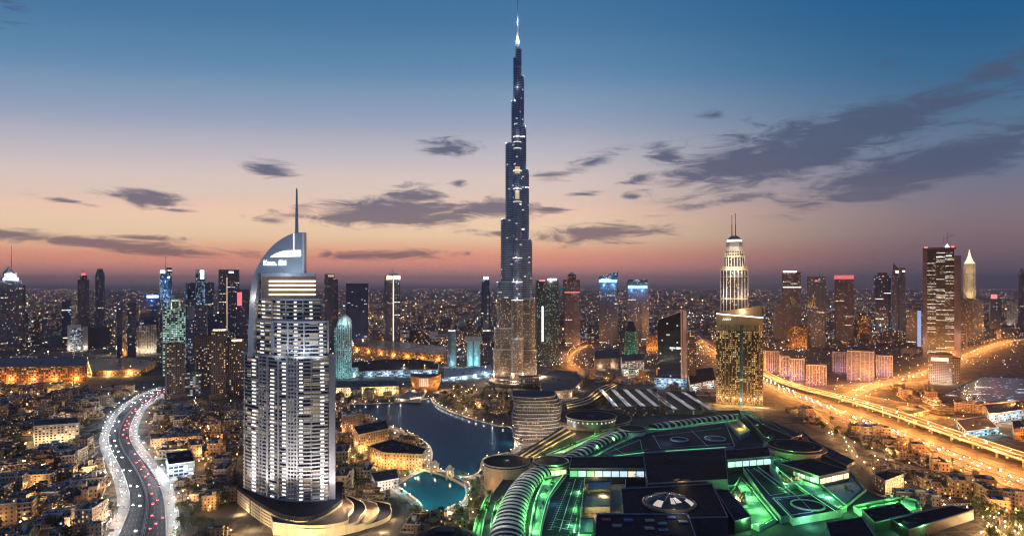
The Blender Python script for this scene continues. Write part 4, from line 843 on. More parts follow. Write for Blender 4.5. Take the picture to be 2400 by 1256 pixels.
t = T('dark tower with a red-lit crown band', 1956, 2000, 650, 806, 'purp', rot=5, dr=.7).piers(6, 'brown', .9); t.ring('red_crown', 654, 645, glow('red_crown_light', (1, .12, .14), .75), 1.2, 1.02); t.podium(1.3, 12, 'orange')
t = T('dark blue tower left of the pointed pair', 2048, 2088, 646, 775, 'navy', rot=6, dr=.8).piers(5, 'purple', .8); t.box('crown', 2056, 2078, 646, 639, 'navy', -.3, .3).box('red_light', 2066, 2070, 648, 646, 'gR', -.56, -.5)
t = T('twin-shaft tower with a curved pointed crest', 2091, 2105, 632, 778, 'purp', dr=1.2); t.box('shaft', 2108, 2122, 778, 628, 'purp', -.5, .5).box('lit_cap', 2115, 2121, 638, 634, 'gSt', -.54, -.5).box('lit_cap', 2099, 2106, 640, 634, 'gSt', -.54, -.5)
MB().prism([(t.x(2093), -2), (t.x(2107), -2), (t.x(2107), 2), (t.x(2093), 2)], t.H-.02, 1, 0, 0, zt=lambda x, y: t.H+(16*t.kz if x < 0 else 2*t.kz)).build('crest', M['dsteel'], t.root); t.box('link', 2105, 2108, 778, 650, 'dsteel', -.2, .3).spire(2097, 620, 615, .5, tip=False)
t = T('massive dark office tower with rows of lit windows between stone pilasters', 2173, 2236, 584, 838, 'office', rot=0, dr=.75); t.box('pilaster', 2162, 2173.2, 838, 582, 'purple', -.6, .4).box('pilaster', 2235.8, 2252, 842, 600, 'purple', -.62, .4).box('roof_frame', 2162, 2240, 584, 580, 'dsteel', -.62, .4).box('red_corner_light', 2166, 2173, 581, 578, 'gR', -.62, -.5).box('red_corner_light', 2229, 2236, 581, 578, 'gR', -.62, -.5).box('sign', 2195, 2209, 603, 601, 'gWs', -.53, -.5).box('sign', 2217, 2230, 601, 599, 'gWs', -.53, -.5)
MB().lathe([(6*t.k, t.z(580)), (4*t.k, t.z(577)), (.3, t.z(572))], t.x(2220), 0, 10).build('roof_cone', M['gC'], t.root); t.lamp(2168, 800, 40000, (1, .7, .4), -1.1); t.lamp(2244, 790, 40000, (1, .6, .35), -1.1)
mb = MB(); q = t.x(2220); mb.bar((q, 0, t.z(575)), (q, 0, t.z(545)), .5); mb.bar((q-6*t.k, 0, t.z(558)), (q+17*t.k, 0, t.z(550)), .4); mb.bar((q, 0, t.z(545)), (q+14*t.k, 0, t.z(551)), .2); mb.bar((q-9*t.k, 0, t.z(580)), (q-9*t.k, 0, t.z(553)), .3); mb.build('mast', M['dsteel'], t.root)
t = T('grey-brown cube-like block under the massive office tower', 2176, 2232, 832, 896, 'purp', dr=.6, rot=0, roof='roof'); t.box('side_wing', 2232, 2250, 896, 838, 'brown', -.4, .5).box('window_row', 2182, 2223, 846, 838, 'gLW', -.53, -.5).parapet(2, 'brown').plant(4).lit(22000, (1, .75, .5), -.9, 3)
t = T('gold-lit tower with a glowing flared pointed roof', 2258, 2286, 640, 785, 'beige', rot=0, plan='oct', dr=1, roof='roof').piers(5, 'cream', 1); t.body(t.H, t.z(618), [facade('gold_lattice', (.5, .4, .25), cw=3, ch=3, fw=.5, fh=.5, lit=.6, st=1.4), M['cream']], 1.02, name='lantern_storey')
MB().lathe([(t.w*.5, t.z(618)), (t.w*.34, t.z(612)), (t.w*.2, t.z(604)), (t.w*.1, t.z(595)), (t.w*.02, t.z(584))], 0, 0, 12).build('spire_roof', glow('lit_spire_roof', (1, .84, .56), 1.3), t.root)
for x in (2258, 2272, 2288): t.lamp(x, 690, 50000, (1, .72, .35), -1.3); t.lamp(x, 640, 26000, (1, .72, .35), -1.3)
T('dark blue tower right of the gold-spired tower', 2281, 2306, 702, 790, 'dark').piers(4).plant(1); t = T('dark blue tower with a small red crown', 2318, 2348, 700, 786, 'navy', rot=8).plant(1); t.box('red_crown', 2322, 2336, 700, 690, 'gRd', -.4, -.1)
T('brown tower base block below the gold-spired tower', 2250, 2282, 700, 802, 'brown').piers(4, 'brown').plant(1); t = T('hazy tower at the right edge with a rounded lit tip', 2387, 2402, 640, 770, 'purp', plan='round', dr=1); MB().lathe([(t.w*.5, t.H), (t.w*.42, t.z(634)), (t.w*.2, t.z(630)), (.1, t.z(628))], 0, 0, 12).build('dome', M['mauve'], t.root)
T('pale grey block near the right edge', 2360, 2384, 706, 765, 'beige').piers(4, 'pale').lit(24000, WHT); T('dark speckled block left of the massive office tower', 2124, 2146, 726, 812, 'dark').plant(1); t = T('narrow block with a bright blue lit side', 2146, 2160, 728, 820, 'dark'); t.box('light_panel', 2150, 2159, 812, 728, glow('blue_panel', (.25, .5, 1), .7), -.55, -.5)
for a in (('rose-coloured flats with a flat top behind the highway', 1790, 1826, 824, 872, 'pink'), ('rose-coloured flats with vertical ribs', 1827, 1851, 836, 882, 'pink'), ('violet-lit flats in a row of rose blocks', 1851, 1886, 842, 892, 'viol'), ('pale rose corner block of flats nearest the highway', 1889, 1937, 856, 903, 'pink'), ('rose-grey flats with a ribbed corner', 1950, 1984, 826, 872, 'pink'), ('large violet-lit glazed block of flats', 1985, 2049, 824, 893, 'viol'), ('violet flats with a reddish end', 2052, 2092, 834, 882, 'viol')):
    t = T('%s' % a[0], *a[1:5], a[5], rot=rnd.uniform(-10, 14), dr=.7, name='apartment_block', cat='apartment block').piers(6, 'pale', .7).parapet(1.5, 'pale').plant(5, 3).lit(7000, (.42, .36, 1) if a[5] == 'viol' else (.75, .45, .8), -1, 2)
for a in (('golden block glowing between the towers on the right', 1850, 1892, 765, 815, 'orange'), ('orange-lit block behind the red-crowned tower', 2010, 2040, 740, 800, 'orange'), ('orange-lit ribbed block beside the green banded tower', 1515, 1542, 785, 822, 'orange')):
    T('%s' % a[0], *a[1:5], a[5], dr=.6, name='office_block', cat='office block').piers(4, 'brown', 1).plant(3).lit(36000, SOD, -.9, 2)
# ---------------------------------------------------------------- the shopping centre, lit green
MO = P(1560, 1100, 20); ma = thing('shopping_centre', 'sprawling shopping centre with black round and flat roofs, striped vaults and green-lit parapets', 'shopping centre', (*MO, 0))
def ml(px, py, h): q = P(px, py, h); return (q[0]-MO[0], q[1]-MO[1])
def pl(pts, h): return ccw([ml(*q, h) for q in pts])
GLP = M['pale']; deckm = M['deck']
greenp = plain('green_tinted_plaster', (.45, .55, .45), .8)
def slab(name, pts, h, z0=0, mats=None, par=True, ph=1.2, pm=None):
    o = pl(pts, h); ob = MB().prism(o, z0, h, 0, 1).build(name, mats or [M['pale'], M['roofb']], ma)
    if par: wall_along(o+o[:1], ph, .7, h-.05).build('parapet', pm or M['dsteel'], ma)
    return ob
def glight(px, py, h, p=9000, c=GRN, up=3.5): up, p = (up+3, p*1.35) if c[1] == 1 else (up, p); q = ml(px, py, h); light(ma, q[0], q[1], h+up, p, c, .8)
# base mass
slab('main_block', [(1112, 1300), (1140, 1180), (1180, 1125), (1250, 1068), (1310, 1000), (1420, 985), (1560, 972), (1730, 962), (1785, 985), (1830, 1022), (1925, 1060), (1990, 1105), (2030, 1150), (2130, 1195), (2210, 1300)], 14, mats=[M['cream'], M['roof']])
NOGO.append([P(*q, 8) for q in [(1090, 1310), (1125, 1180), (1165, 1120), (1240, 1060), (1295, 995), (1300, 950), (1500, 940), (1560, 960), (1740, 945), (1830, 985), (1950, 1040), (2030, 1095), (2060, 1150), (2160, 1180), (2300, 1190), (2310, 1220), (2250, 1310)]])
# parking decks with white bay lines
def deck(pts, h, nx=0, lines=(), rows=()):
    slab('parking_deck', pts, h, 13.9, [GLP, deckm], True, 1.0, M['pale']); mb = MB()
    for (a, b) in lines:
        a = ml(*a, h); b = ml(*b, h); d = math.hypot(b[0]-a[0], b[1]-a[1]); n_ = ((b[1]-a[1])/d*.28, -(b[0]-a[0])/d*.28)
        mb.face([(a[0]-n_[0], a[1]-n_[1], h+.03), (a[0]+n_[0], a[1]+n_[1], h+.03), (b[0]+n_[0], b[1]+n_[1], h+.03), (b[0]-n_[0], b[1]-n_[1], h+.03)])
    for (a, b, n, ln) in rows:                                   # rows of parking bays: a comb of short lines
        a = Vector(ml(*a, h)); b = Vector(ml(*b, h)); d = (b-a); u = d.normalized(); v = Vector((-u.y, u.x))
        for k in range(n+1):
            c = a+d*k/n; q0, q1 = c-v*ln, c+v*ln
            mb.face([(q0.x-u.x*.17, q0.y-u.y*.17, h+.04), (q0.x+u.x*.17, q0.y+u.y*.17, h+.04), (q1.x+u.x*.17, q1.y+u.y*.17, h+.04), (q1.x-u.x*.17, q1.y-u.y*.17, h+.04)])
        mb.face([(a.x-v.x*.17, a.y-v.y*.17, h+.05), (a.x+v.x*.17, a.y+v.y*.17, h+.05), (b.x+v.x*.17, b.y+v.y*.17, h+.05), (b.x-v.x*.17, b.y-v.y*.17, h+.05)])
    mb.build('bay_marking', M['line'], ma)
DK = [((1330, 1112), (1372, 1112), (1352, 1290), (1262, 1290), (1272, 1230), (1290, 1165)), ((1400, 1068), (1440, 1045), (1500, 1018), (1560, 1007), (1700, 990), (1722, 1046), (1560, 1056), (1420, 1072)),
      ((1738, 1092), (1768, 1088), (1870, 1165), (1905, 1200), (1830, 1212), (1790, 1165)), ((1812, 1168), (1905, 1158), (1972, 1196), (1858, 1216)), ((1760, 1150), (1800, 1165), (1850, 1215), (1830, 1222))]
deck(DK[0], 20, rows=[((1342, 1128), (1300, 1150), 0, 0)]*0+[((1365, 1125), (1330, 1240), 26, 2.6), ((1335, 1130), (1290, 1240), 24, 2.6)], lines=[((1350, 1118), (1311, 1245)), ((1302, 1215), (1340, 1222)), ((1296, 1232), (1333, 1240))])
deck(DK[1], 19, rows=[((1420, 1062), (1500, 1030), 20, 2.4), ((1440, 1066), (1520, 1052), 16, 2.4), ((1530, 1022), (1690, 1003), 34, 2.4), ((1640, 1044), (1716, 1038), 16, 2.4)], lines=[((1530, 1018), (1548, 1050)), ((1548, 1050), (1710, 1040)), ((1620, 1008), (1660, 1046)), ((1500, 1030), (1506, 1056)), ((1440, 1050), (1470, 1066))])
deck(DK[2], 19, lines=[((1748, 1094), (1805, 1160)), ((1805, 1160), (1852, 1152)), ((1760, 1092), (1880, 1178))], rows=[((1775, 1100), (1865, 1172), 26, 2.2)])
deck(DK[3], 19.4, lines=[((1820, 1170), (1903, 1161)), ((1903, 1161), (1966, 1195)), ((1966, 1195), (1862, 1213)), ((1862, 1213), (1820, 1170))])
for (px, py, rx, ry) in ((1592, 1030, 10, 0), (1676, 1028, 12, 0), (1893, 1184, 13, 0)):
    q = ml(px, py, 19.4); MB().lathe([(rx+1.4, 19), (rx+1.4, 20.6), (rx, 20.6), (rx, 20)], *q, 22, cap=False).build('ramp_ring', M['pale'], ma); MB().cyl(*q, rx, 19.1, 19.9, 22).build('ramp_roof', M['deck'], ma)
# black discs on drums
def disc(name, px, py, rpx, h, mats=('cream', 'roofb'), rim='conc', inner=0, z0=14, over=1.0, hub=0):
    q = ml(px, py, h); Z = gz(py, h); r = rpx*Z/F; n = 40
    MB().cyl(*q, r*.95, z0 if z0 else 0, h-2.2, n).build('drum_wall', M[mats[0]], ma)
    d = MB().cyl(*q, r, h-2.2, h, n, 1).build(name, [M[mats[1]], M[mats[1]]], ma)
    MB().lathe([(r, h-.8), (r+.25, h-.8), (r+.25, h+.35), (r-.7, h+.35), (r-.7, h)], *q, n, cap=False).build('rim', M[rim], d)
    if inner: MB().lathe([(r*inner+.3, h), (r*inner+.3, h+.5), (r*inner-.3, h+.5), (r*inner-.3, h)], *q, n, cap=False).build('inner_rim', M['dsteel'], d)
    if hub: MB().lathe([(hub, h), (hub, h+.6), (hub*.5, h+1.2), (.1, h+1.3)], *q, 12).build('hub', M['roofg'], d)
    return q, r
q, r = disc('round_roof', 1187, 1080, 55, 27, ('sand', 'roofb'), 'conc', z0=0, hub=1)
for a in range(0, 360, 45): MB().box(q[0]+3*math.cos(a)-.5, q[0]+3*math.cos(a)+.5, q[1]+3*math.sin(a)-.5, q[1]+3*math.sin(a)+.5, 27, 28.2).build('roof_plant', M['roofg'], ma)
light(ma, q[0], q[1], 30, 900, WHT, .3)
for px, py in ((1132, 1150), (1160, 1165), (1125, 1120)): glight(px, py, 5, 9000, (1, .6, .28))
disc('round_roof', 1291, 1079, 42, 26, ('cream', 'roofb'), 'steel', inner=.93)
disc('round_roof', 1383, 977, 96, 22, ('sand', 'roofb'), 'dsteel', z0=0)
q, r = disc('round_roof', 1385, 974, 59, 33, ('dsteel', 'roofb'), 'conc', z0=22, hub=6)
for a in range(200, 345, 11):
    x, y = q[0]+(r*.96)*math.cos(R(a)), q[1]+(r*.96)*math.sin(R(a)); MB().box(x-.9, x+.9, y-.9, y+.3, 28.2, 30.2).build('drum_window', M['gDim' if a % 3 else 'gLW'], ma)
for a in (195, 178, 212): light(ma, q[0]+(r+6)*math.cos(R(a)), q[1]+(r+6)*math.sin(R(a)), 27, 5000, WHT, .5)
disc('round_roof', 1481, 1003, 33, 26, ('pale', 'roofb'), 'conc', inner=.9)
q, r = disc('round_roof', 1862, 1043, 60, 27, ('cream', 'roofb'), 'gold', z0=0, inner=.72)
MB().lathe([(r+.3, 23.6), (r+4.5, 23.9), (r+4.5, 24.9), (r+.3, 24.9)], *q, 40, cap=False).build('rim_shelf', M['cream'], ma)
# striped barrel vaults
def vault(line, w0, w1, h0, rise, n, lit=GRN):
    ln = [ml(*q, h0) for q in line]; s = smooth_line(ln, 1.2); tot = len(s)-1; mb = MB(); A = 10
    def ringpts(i, k=1.0):
        t = i/tot; wv = (w0+(w1-w0)*t)/2*k; p = s[i]; a = s[max(0, i-1)]; b = s[min(tot, i+1)]; d = math.hypot(b[0]-a[0], b[1]-a[1]); nx, ny = (b[1]-a[1])/d, -(b[0]-a[0])/d
        return [(p[0]+nx*wv*math.cos(math.pi*j/A), p[1]+ny*wv*math.cos(math.pi*j/A), h0+rise*math.sin(math.pi*j/A)*k) for j in range(A+1)]
    for i in range(tot):
        r0, r1 = ringpts(i), ringpts(i+1)
        for j in range(A): mb.face([r0[j], r0[j+1], r1[j+1], r1[j]])
    mb.face(ringpts(0)); mb.face(ringpts(tot)[::-1]); v = mb.build('vault', M['roofb'], ma)
    for k in range(n):
        i0 = int((k+.25)/n*tot); i1 = min(tot, max(i0+2, int((k+.62)/n*tot))); mb = MB(); r0, r1 = ringpts(i0, 1.05), ringpts(i1, 1.05); ra, rb = ringpts(i0, .99), ringpts(i1, .99)
        for j in range(A):
            mb.face([r0[j], r0[j+1], r1[j+1], r1[j]]); mb.face([ra[j], ra[j+1], r0[j+1], r0[j]]); mb.face([r1[j], r1[j+1], rb[j+1], rb[j]])
        mb.build('rib', M['pale'], v)
    return s
V1 = vault([(1185, 1290), (1190, 1240), (1205, 1185), (1225, 1145), (1250, 1118), (1272, 1108)], 27, 22, 20, 7.5, 23)
V2 = vault([(1330, 1082), (1365, 1060), (1400, 1042), (1440, 1024), (1460, 1018)], 20, 17, 20, 5.5, 14)
V3 = vault([(1530, 1002), (1580, 996), (1640, 987), (1690, 981), (1718, 979)], 19, 15, 20, 5, 15)
for px, py in ((1165, 1215), (1180, 1180), (1200, 1150), (1225, 1125), (1160, 1245), (1350, 1055), (1400, 1030), (1440, 1016), (1570, 990), (1630, 981), (1700, 973)): q = ml(px, py, 22); light(ma, q[0], q[1], 36, 5000, (1, .95, .85), .8)  # unseen lights added above the vaults to whiten their ribs
GT = []
# planted green terraces beside the vaults
hedge = M['hedge']
for pts, h in (([(1278, 1122), (1322, 1112), (1285, 1165), (1268, 1230), (1262, 1290), (1240, 1290), (1245, 1230), (1258, 1170)], 17), ([(1148, 1290), (1150, 1230), (1162, 1180), (1178, 1165), (1168, 1210), (1166, 1290)], 17), ([(1100, 1290), (1115, 1220), (1138, 1170), (1152, 1155), (1135, 1215), (1122, 1290)], 15.5),
               ([(1345, 1092), (1420, 1056), (1500, 1018), (1515, 1008), (1470, 1018), (1400, 1045)], 16), ([(1280, 1068), (1330, 1048), (1420, 1010), (1440, 1006), (1380, 1035), (1320, 1065)], 16), ([(1515, 1008), (1560, 996), (1730, 972), (1728, 984), (1600, 1003)], 16.5),
               ([(1735, 965), (1760, 968), (1830, 1040), (1812, 1062), (1780, 1020)], 16.5), ([(1700, 1180), (1735, 1120), (1765, 1150), (1820, 1218), (1780, 1240), (1720, 1215)], 16), ([(2000, 1190), (2040, 1180), (2120, 1168), (2150, 1176), (2160, 1196), (2060, 1234)], 17), ([(1870, 1122), (1990, 1104), (2030, 1150), (1985, 1186)], 14.8), ([(1805, 1062), (1850, 1078), (1905, 1120), (1985, 1190), (1960, 1200), (1880, 1145), (1820, 1098)], 17)):
    GT.append((pts, h)); o = pl(pts, h); wall_along([((q[0]+p[0]*.0), (q[1]+p[1]*.0)) for q, p in zip(inset(o, 3.2), o)], 1.3, 1.4, h-.02).build('planter_hedge', hedge, ma); slab('green_terrace', pts, h, 13.9, [greenp, greenp], True, 2.2, greenp)
# dark flat halls
HALLS = [([(1340, 1071), (1508, 1069), (1510, 1099), (1334, 1098)], 30, 'roofb'), ([(1508, 1063), (1698, 1052), (1706, 1124), (1518, 1134)], 34, 'roofb'), ([(1700, 1056), (1800, 1047), (1806, 1070), (1704, 1078)], 29, 'roofb'),
         ([(1456, 1146), (1668, 1134), (1706, 1212), (1462, 1216)], 32, 'roofb'), ([(1398, 1204), (1612, 1206), (1650, 1310), (1392, 1310)], 34, 'roofb'), ([(1825, 1085), (1900, 1075), (1990, 1102), (1920, 1117)], 26, 'roofb'),
         ([(1738, 966), (1800, 1000), (1860, 1026), (1830, 1040), (1790, 1022)], 23, 'roofb'), ([(1790, 980), (1815, 990), (1880, 1018), (1860, 1026)], 22, 'roof'), ([(2020, 1195), (2110, 1180), (2140, 1205), (2050, 1225)], 22, 'roofb'),
         ([(1935, 1225), (2020, 1212), (2080, 1300), (1960, 1300)], 27, 'roofb'), ([(2085, 1215), (2230, 1185), (2282, 1195), (2130, 1242)], 22, 'roofb'), ([(1668, 1134), (1690, 1130), (1760, 1212), (1722, 1222)], 24, 'roof'), ([(1870, 1002), (1880, 1018), (1930, 1045), (2005, 1080), (1985, 1092), (1920, 1062)], 17, 'roof')]
for pts, h, m in HALLS:
    slab('flat_roof_hall', pts, h, 13.9, [M['dsteel'], M[m]], True, 1.0, M['conc']); o = pl(pts, h); c_ = (sum(q[0] for q in o)/len(o), sum(q[1] for q in o)/len(o))
    for k in range(rnd.randint(4, 9)):
        t = rnd.uniform(.45, .88); q = rnd.choice(o); q2 = o[(o.index(q)+1) % len(o)]; f = rnd.random(); x, y = (q[0]*(1-f)+q2[0]*f)*t+c_[0]*(1-t), (q[1]*(1-f)+q2[1]*f)*t+c_[1]*(1-t); s_ = rnd.uniform(.6, 1.5)
        mb = MB(); mb.box(x-s_, x+s_, y-s_*.6, y+s_*.6, h+.02, h+rnd.uniform(.6, 1.5)); mb.bar((x, y, h+.4), (x+rnd.uniform(3, 9), y+rnd.uniform(-1, 1), h+.4), .2); mb.build('roof_plant', M['roof'], ma)
# strips of lit shop windows under roof edges
def strip(a, b, h0, h1, n, mats, out=-.9, hr=None):
    hh_ = hr or h1; A = Vector(ml(*a, hh_)); B = Vector(ml(*b, hh_)); u = (B-A).normalized()
    for k in range(n):
        p, q = A+(B-A)*((k+.06)/n), A+(B-A)*((k+.94)/n); m = mats[k % len(mats)]
        MB().prism([(p.x, p.y+out), (q.x, q.y+out), (q.x, q.y+out+.25), (p.x, p.y+out+.25)], h0, h1, bot=True).build('shop_window', m, ma)
mint, lw = M['gMint'], M['gLW']; bluew = glow('pale_blue_window', (.6, .8, 1), 1.0); grw = glow('green_window', (.2, .85, .3), .7)
strip((1335, 1098), (1510, 1099), 22.5, 28, 9, [grw, mint, grw, mint, bluew, bluew, bluew, lw, bluew], hr=30); strip((1705, 1078), (1806, 1070), 21.5, 27, 6, [mint, mint, bluew, mint, mint, mint], hr=29)
strip((1921, 1117), (1989, 1102.3), 19, 24, 5, [lw, lw, M['gSt'], lw, lw], hr=26); strip((1826, 1085), (1919, 1116.5), 19, 23, 9, [lw, grw, lw, grw, mint], hr=26); strip((1860, 1216.6), (1972, 1197), 14.6, 18, 8, [grw, mint, grw, lw])
strip((1270, 1106), (1328, 1099), 19, 23.5, 4, [M['gSt'], lw]); strip((2052, 1226), (2140, 1206), 17, 20.5, 9, [grw, mint, lw, grw]); strip((1720, 1232), (1790, 1222), 15, 18.5, 6, [mint, grw, lw, grw])
# sunken courts with pale floors, walled green
def court(pts, h, floor, hw=6):
    slab('court_floor', pts, h, 13.9, [GLP, floor], False); o = pl(pts, h); wall_along(o+o[:1], hw, .8, h).build('court_wall', greenp, ma)
stone = plain('court_stone', (.5, .36, .2), .7)
yel = plain('yellow_wall', (.6, .4, .12), .7)
court([(1372, 1122), (1466, 1122), (1466, 1216), (1350, 1290), (1340, 1290)], 15, stone, 5); court([(1690, 1142), (1728, 1142), (1752, 1190), (1718, 1196)], 15.5, stone, 3); court([(1798, 1092), (1828, 1088), (1880, 1138), (1838, 1150)], 15, yel, 7); court([(1700, 990), (1724, 985), (1758, 1018), (1735, 1030)], 15, yel, 6)
slab('court_block', [(1375, 1160), (1430, 1158), (1430, 1186), (1370, 1188)], 20, 15, [M['cream'], M['cream']]); slab('court_block', [(1380, 1130), (1432, 1128), (1432, 1148), (1378, 1148)], 22, 15, [yel, greenp]); slab('court_block', [(1352, 1215), (1392, 1215), (1390, 1250), (1345, 1250)], 19, 15, [greenp, greenp])
# glass dome and roof panels
q = ml(1568, 1180, 32); rd_ = 20.5
MB().lathe([(rd_+1.8, 32), (rd_+1.8, 33.6), (rd_, 34.2), (rd_, 33)], *q, 36, cap=False).build('dome_rim', M['gold'], ma)
dm = MB().lathe([(rd_*math.cos(R(a)), 32.6+rd_*.34*math.sin(R(a))) for a in (0, 15, 30, 45, 60, 75, 89.9)], *q, 36, cap=False).build('glass_dome', plain('dome_glass', (.16, .13, .1), .08, metal=.7, spec=1), ma, True)
for a in range(0, 360, 30): c, s = math.cos(R(a)), math.sin(R(a)); mb = MB(); [mb.bar((q[0]+rd_*math.cos(R(b))*c, q[1]+rd_*math.cos(R(b))*s, 32.8+rd_*.34*math.sin(R(b))), (q[0]+rd_*math.cos(R(b+18))*c, q[1]+rd_*math.cos(R(b+18))*s, 32.8+rd_*.34*math.sin(R(b+18))), .18) for b in (0, 18, 36, 54, 72)]; mb.build('dome_rib', M['dsteel'], dm)
for a0, a1, e0, e1 in ((215, 238, 18, 50), (262, 276, 40, 70), (280, 300, 44, 70), (318, 340, 15, 48)): MB().lathe([(rd_*1.012*math.cos(R(e0+(e1-e0)*k/4)), 32.7+rd_*.345*math.sin(R(e0+(e1-e0)*k/4))) for k in range(5)], *q, 5, a0=R(a0), a1=R(a1)).build('lit_pane', glow('dome_pane', (1, .85, .68), .55), dm)
light(ma, q[0], q[1]-30, 40, 2600, WHT, 1); light(ma, q[0]+6, q[1], 44, 1600, WHT, 1)
for px, py, c in ((1421, 1218, (.5, .05, .06)), (1446, 1232, (.45, .3, .25)), (1473, 1219, (.05, .14, .5)), (1523, 1220, (.45, .3, .25)), (1552, 1227, (.12, .32, .28)), (1573, 1213, (.06, .15, .5)), (1522, 1238, (.45, .3, .25)), (1601, 1223, (.35, .25, .2))):
    x, y = ml(px, py, 34); MB().box(x-3.4, x+3.4, y-2.2, y+2.2, 34.0, 34.9).build('roof_panel', plain('panel_%d' % px, c, .6, var=.15), ma)
cu = bpy.data.curves.new('t', 'FONT'); cu.body = 'BLUIS'; cu.size = 3; cu.extrude = .1; to = bpy.data.objects.new('t', cu); col.objects.link(to); bpy.context.view_layer.update()
me = bpy.data.meshes.new_from_object(to.evaluated_get(bpy.context.evaluated_depsgraph_get())); bpy.data.objects.remove(to); me.materials.clear(); me.materials.append(M['line'])
so_ = bpy.data.objects.new('roof_lettering', me); col.objects.link(so_); so_.parent = ma; x, y = ml(1544, 1243, 34); so_.location = (x, y, 34.3); so_.rotation_euler = (R(20), 0, 0)
for k in range(9):
    x, y = ml(1572+k*5, 1129+rnd.uniform(-2, 2), 32); s_ = rnd.uniform(1, 2.2); MB().box(x-s_, x+s_, y-s_, y+s_, 14, 33+rnd.uniform(0, 3)).build('roof_plant', M['roofg'], ma)
q = ml(1597, 1128, 34); light(ma, q[0], q[1]-3, 37, 2200, WARM, .4); q = ml(1600, 1130, 34)
# green floods and edge strips
for px, py in ((1250, 1200), (1262, 1160), (1285, 1130), (1312, 1116), (1248, 1245), (1156, 1235), (1158, 1195), (1120, 1230), (1140, 1180), (1240, 1175), (1236, 1225), (1360, 1082), (1400, 1058), (1440, 1038), (1480, 1020), (1360, 1042), (1400, 1024), (1320, 1060), (1530, 1004), (1580, 998), (1640, 990), (1700, 980),
               (1745, 975), (1775, 1005), (1800, 1035), (1815, 1055), (1740, 1140), (1755, 1165), (1780, 1195), (1800, 1222), (1722, 1200), (1840, 1085), (1870, 1108), (1905, 1135), (1940, 1165), (1968, 1190), (2000, 1200), (2040, 1190), (2090, 1175), (2120, 1190), (1380, 1128), (1440, 1128), (1355, 1160), (1350, 1200), (1345, 1240), (1360, 1265), (1725, 1095), (1735, 1085), (1500, 1112), (1478, 1120),
               (1840, 1145), (1815, 1100), (1735, 1020), (1505, 1000), (1960, 1222), (1900, 1225), (1690, 1232), (1750, 1238), (2150, 1215), (2170, 1250), (2110, 1245)):
    glight(px, py, 17, rnd.uniform(4200, 7800), GRN if rnd.random() < .85 else (.2, .95, .5), 3)
for px, py in ((1415, 1175), (1410, 1210), (1400, 1140)): glight(px, py, 15, 4500, (1, .75, .35), 6)
for px, py in ((1722, 1168), (1845, 1115), (1855, 1130), (1735, 1005)): glight(px, py, 15, 5200, (1, .68, .25), 4)
for ln_, h in (([(1275, 1124), (1255, 1170), (1243, 1230), (1238, 1285)], 19.4), ([(1345, 1091), (1420, 1056), (1512, 1009)], 18.4), ([(1520, 1006), (1600, 1002), (1728, 984)], 18.8), ([(1320, 1113), (1285, 1166), (1268, 1230), (1261, 1285)], 20.9), ([(1400, 1073), (1510, 1060)], 20), ([(1560, 1057), (1700, 1048)], 20), ([(1765, 1151), (1822, 1219)], 18), ([(1822, 1098), (1882, 1146), (1962, 1200)], 19.2)):
    wall_along(smooth_line([ml(*q, h) for q in ln_], 6), .5, .5, h).build('light_strip', M['gG'], ma)
for px, py, c in ((1345, 1235, TEAL), (1300, 1180, TEAL), (1440, 1066, (.3, .9, .7)), (1820, 1165, (.3, .6, 1)), (1560, 1035, (.4, .7, 1)), (1890, 1200, (.3, .6, 1)), (1660, 1020, (.4, .8, .9))): glight(px, py, 20, 2400, c, 5)
# dark dome at the bottom edge
dq = P(1042, 1262, 22); dd = thing('domed_pavilion', 'dark low-domed round pavilion below the lagoon at the bottom edge', 'pavilion', (*dq, 0)); rr = 80*gz(1262, 22)/F
MB().cyl(0, 0, rr*.97, 0, 19, 40).build('drum_wall', M['cream'], dd); MB().lathe([(rr, 19), (rr+.5, 20), (rr, 21.5), (rr*.8, 24.5), (rr*.5, 27), (rr*.2, 28), (.1, 28.2)], 0, 0, 40).build('domed_roof', M['roofb'], dd, True); MB().box(-7, 7, -3, 3, 28.1, 29).build('roof_vent', M['roof'], dd)
busy(*dq, 36); busy(*P(1200, 1100, 0), 40)
# ---------------------------------------------------------------- landmarks between the towers
def block(name, label, cat, pts, h, mats, base=0, zt=None, par=True, busyr=None, z0=0):
    """low building from the photo outline of its roof at height h"""
    w_ = [P(*q, h) for q in pts]; c = (sum(q[0] for q in w_)/len(w_), sum(q[1] for q in w_)/len(w_)); r = thing(name, label, cat, (*c, 0)); o = ccw([(q[0]-c[0], q[1]-c[1]) for q in w_])
    mats = [FC[m] if m in FC else M[m] if isinstance(m, str) else m for m in mats]; MB().prism(o, z0, h, 0, 1, zt=zt).build('wall', mats[:1]+[mats[1]], r)
    if par: wall_along(o+o[:1], 1.3, .6, h-.05).build('parapet', mats[2] if len(mats) > 2 else mats[0], r)
    for q in smooth_line(w_+w_[:1], 18): busy(*q, busyr or 12)
    busy(*c, busyr or 16); r['c'] = 0; del r['c']
    return r, o, c
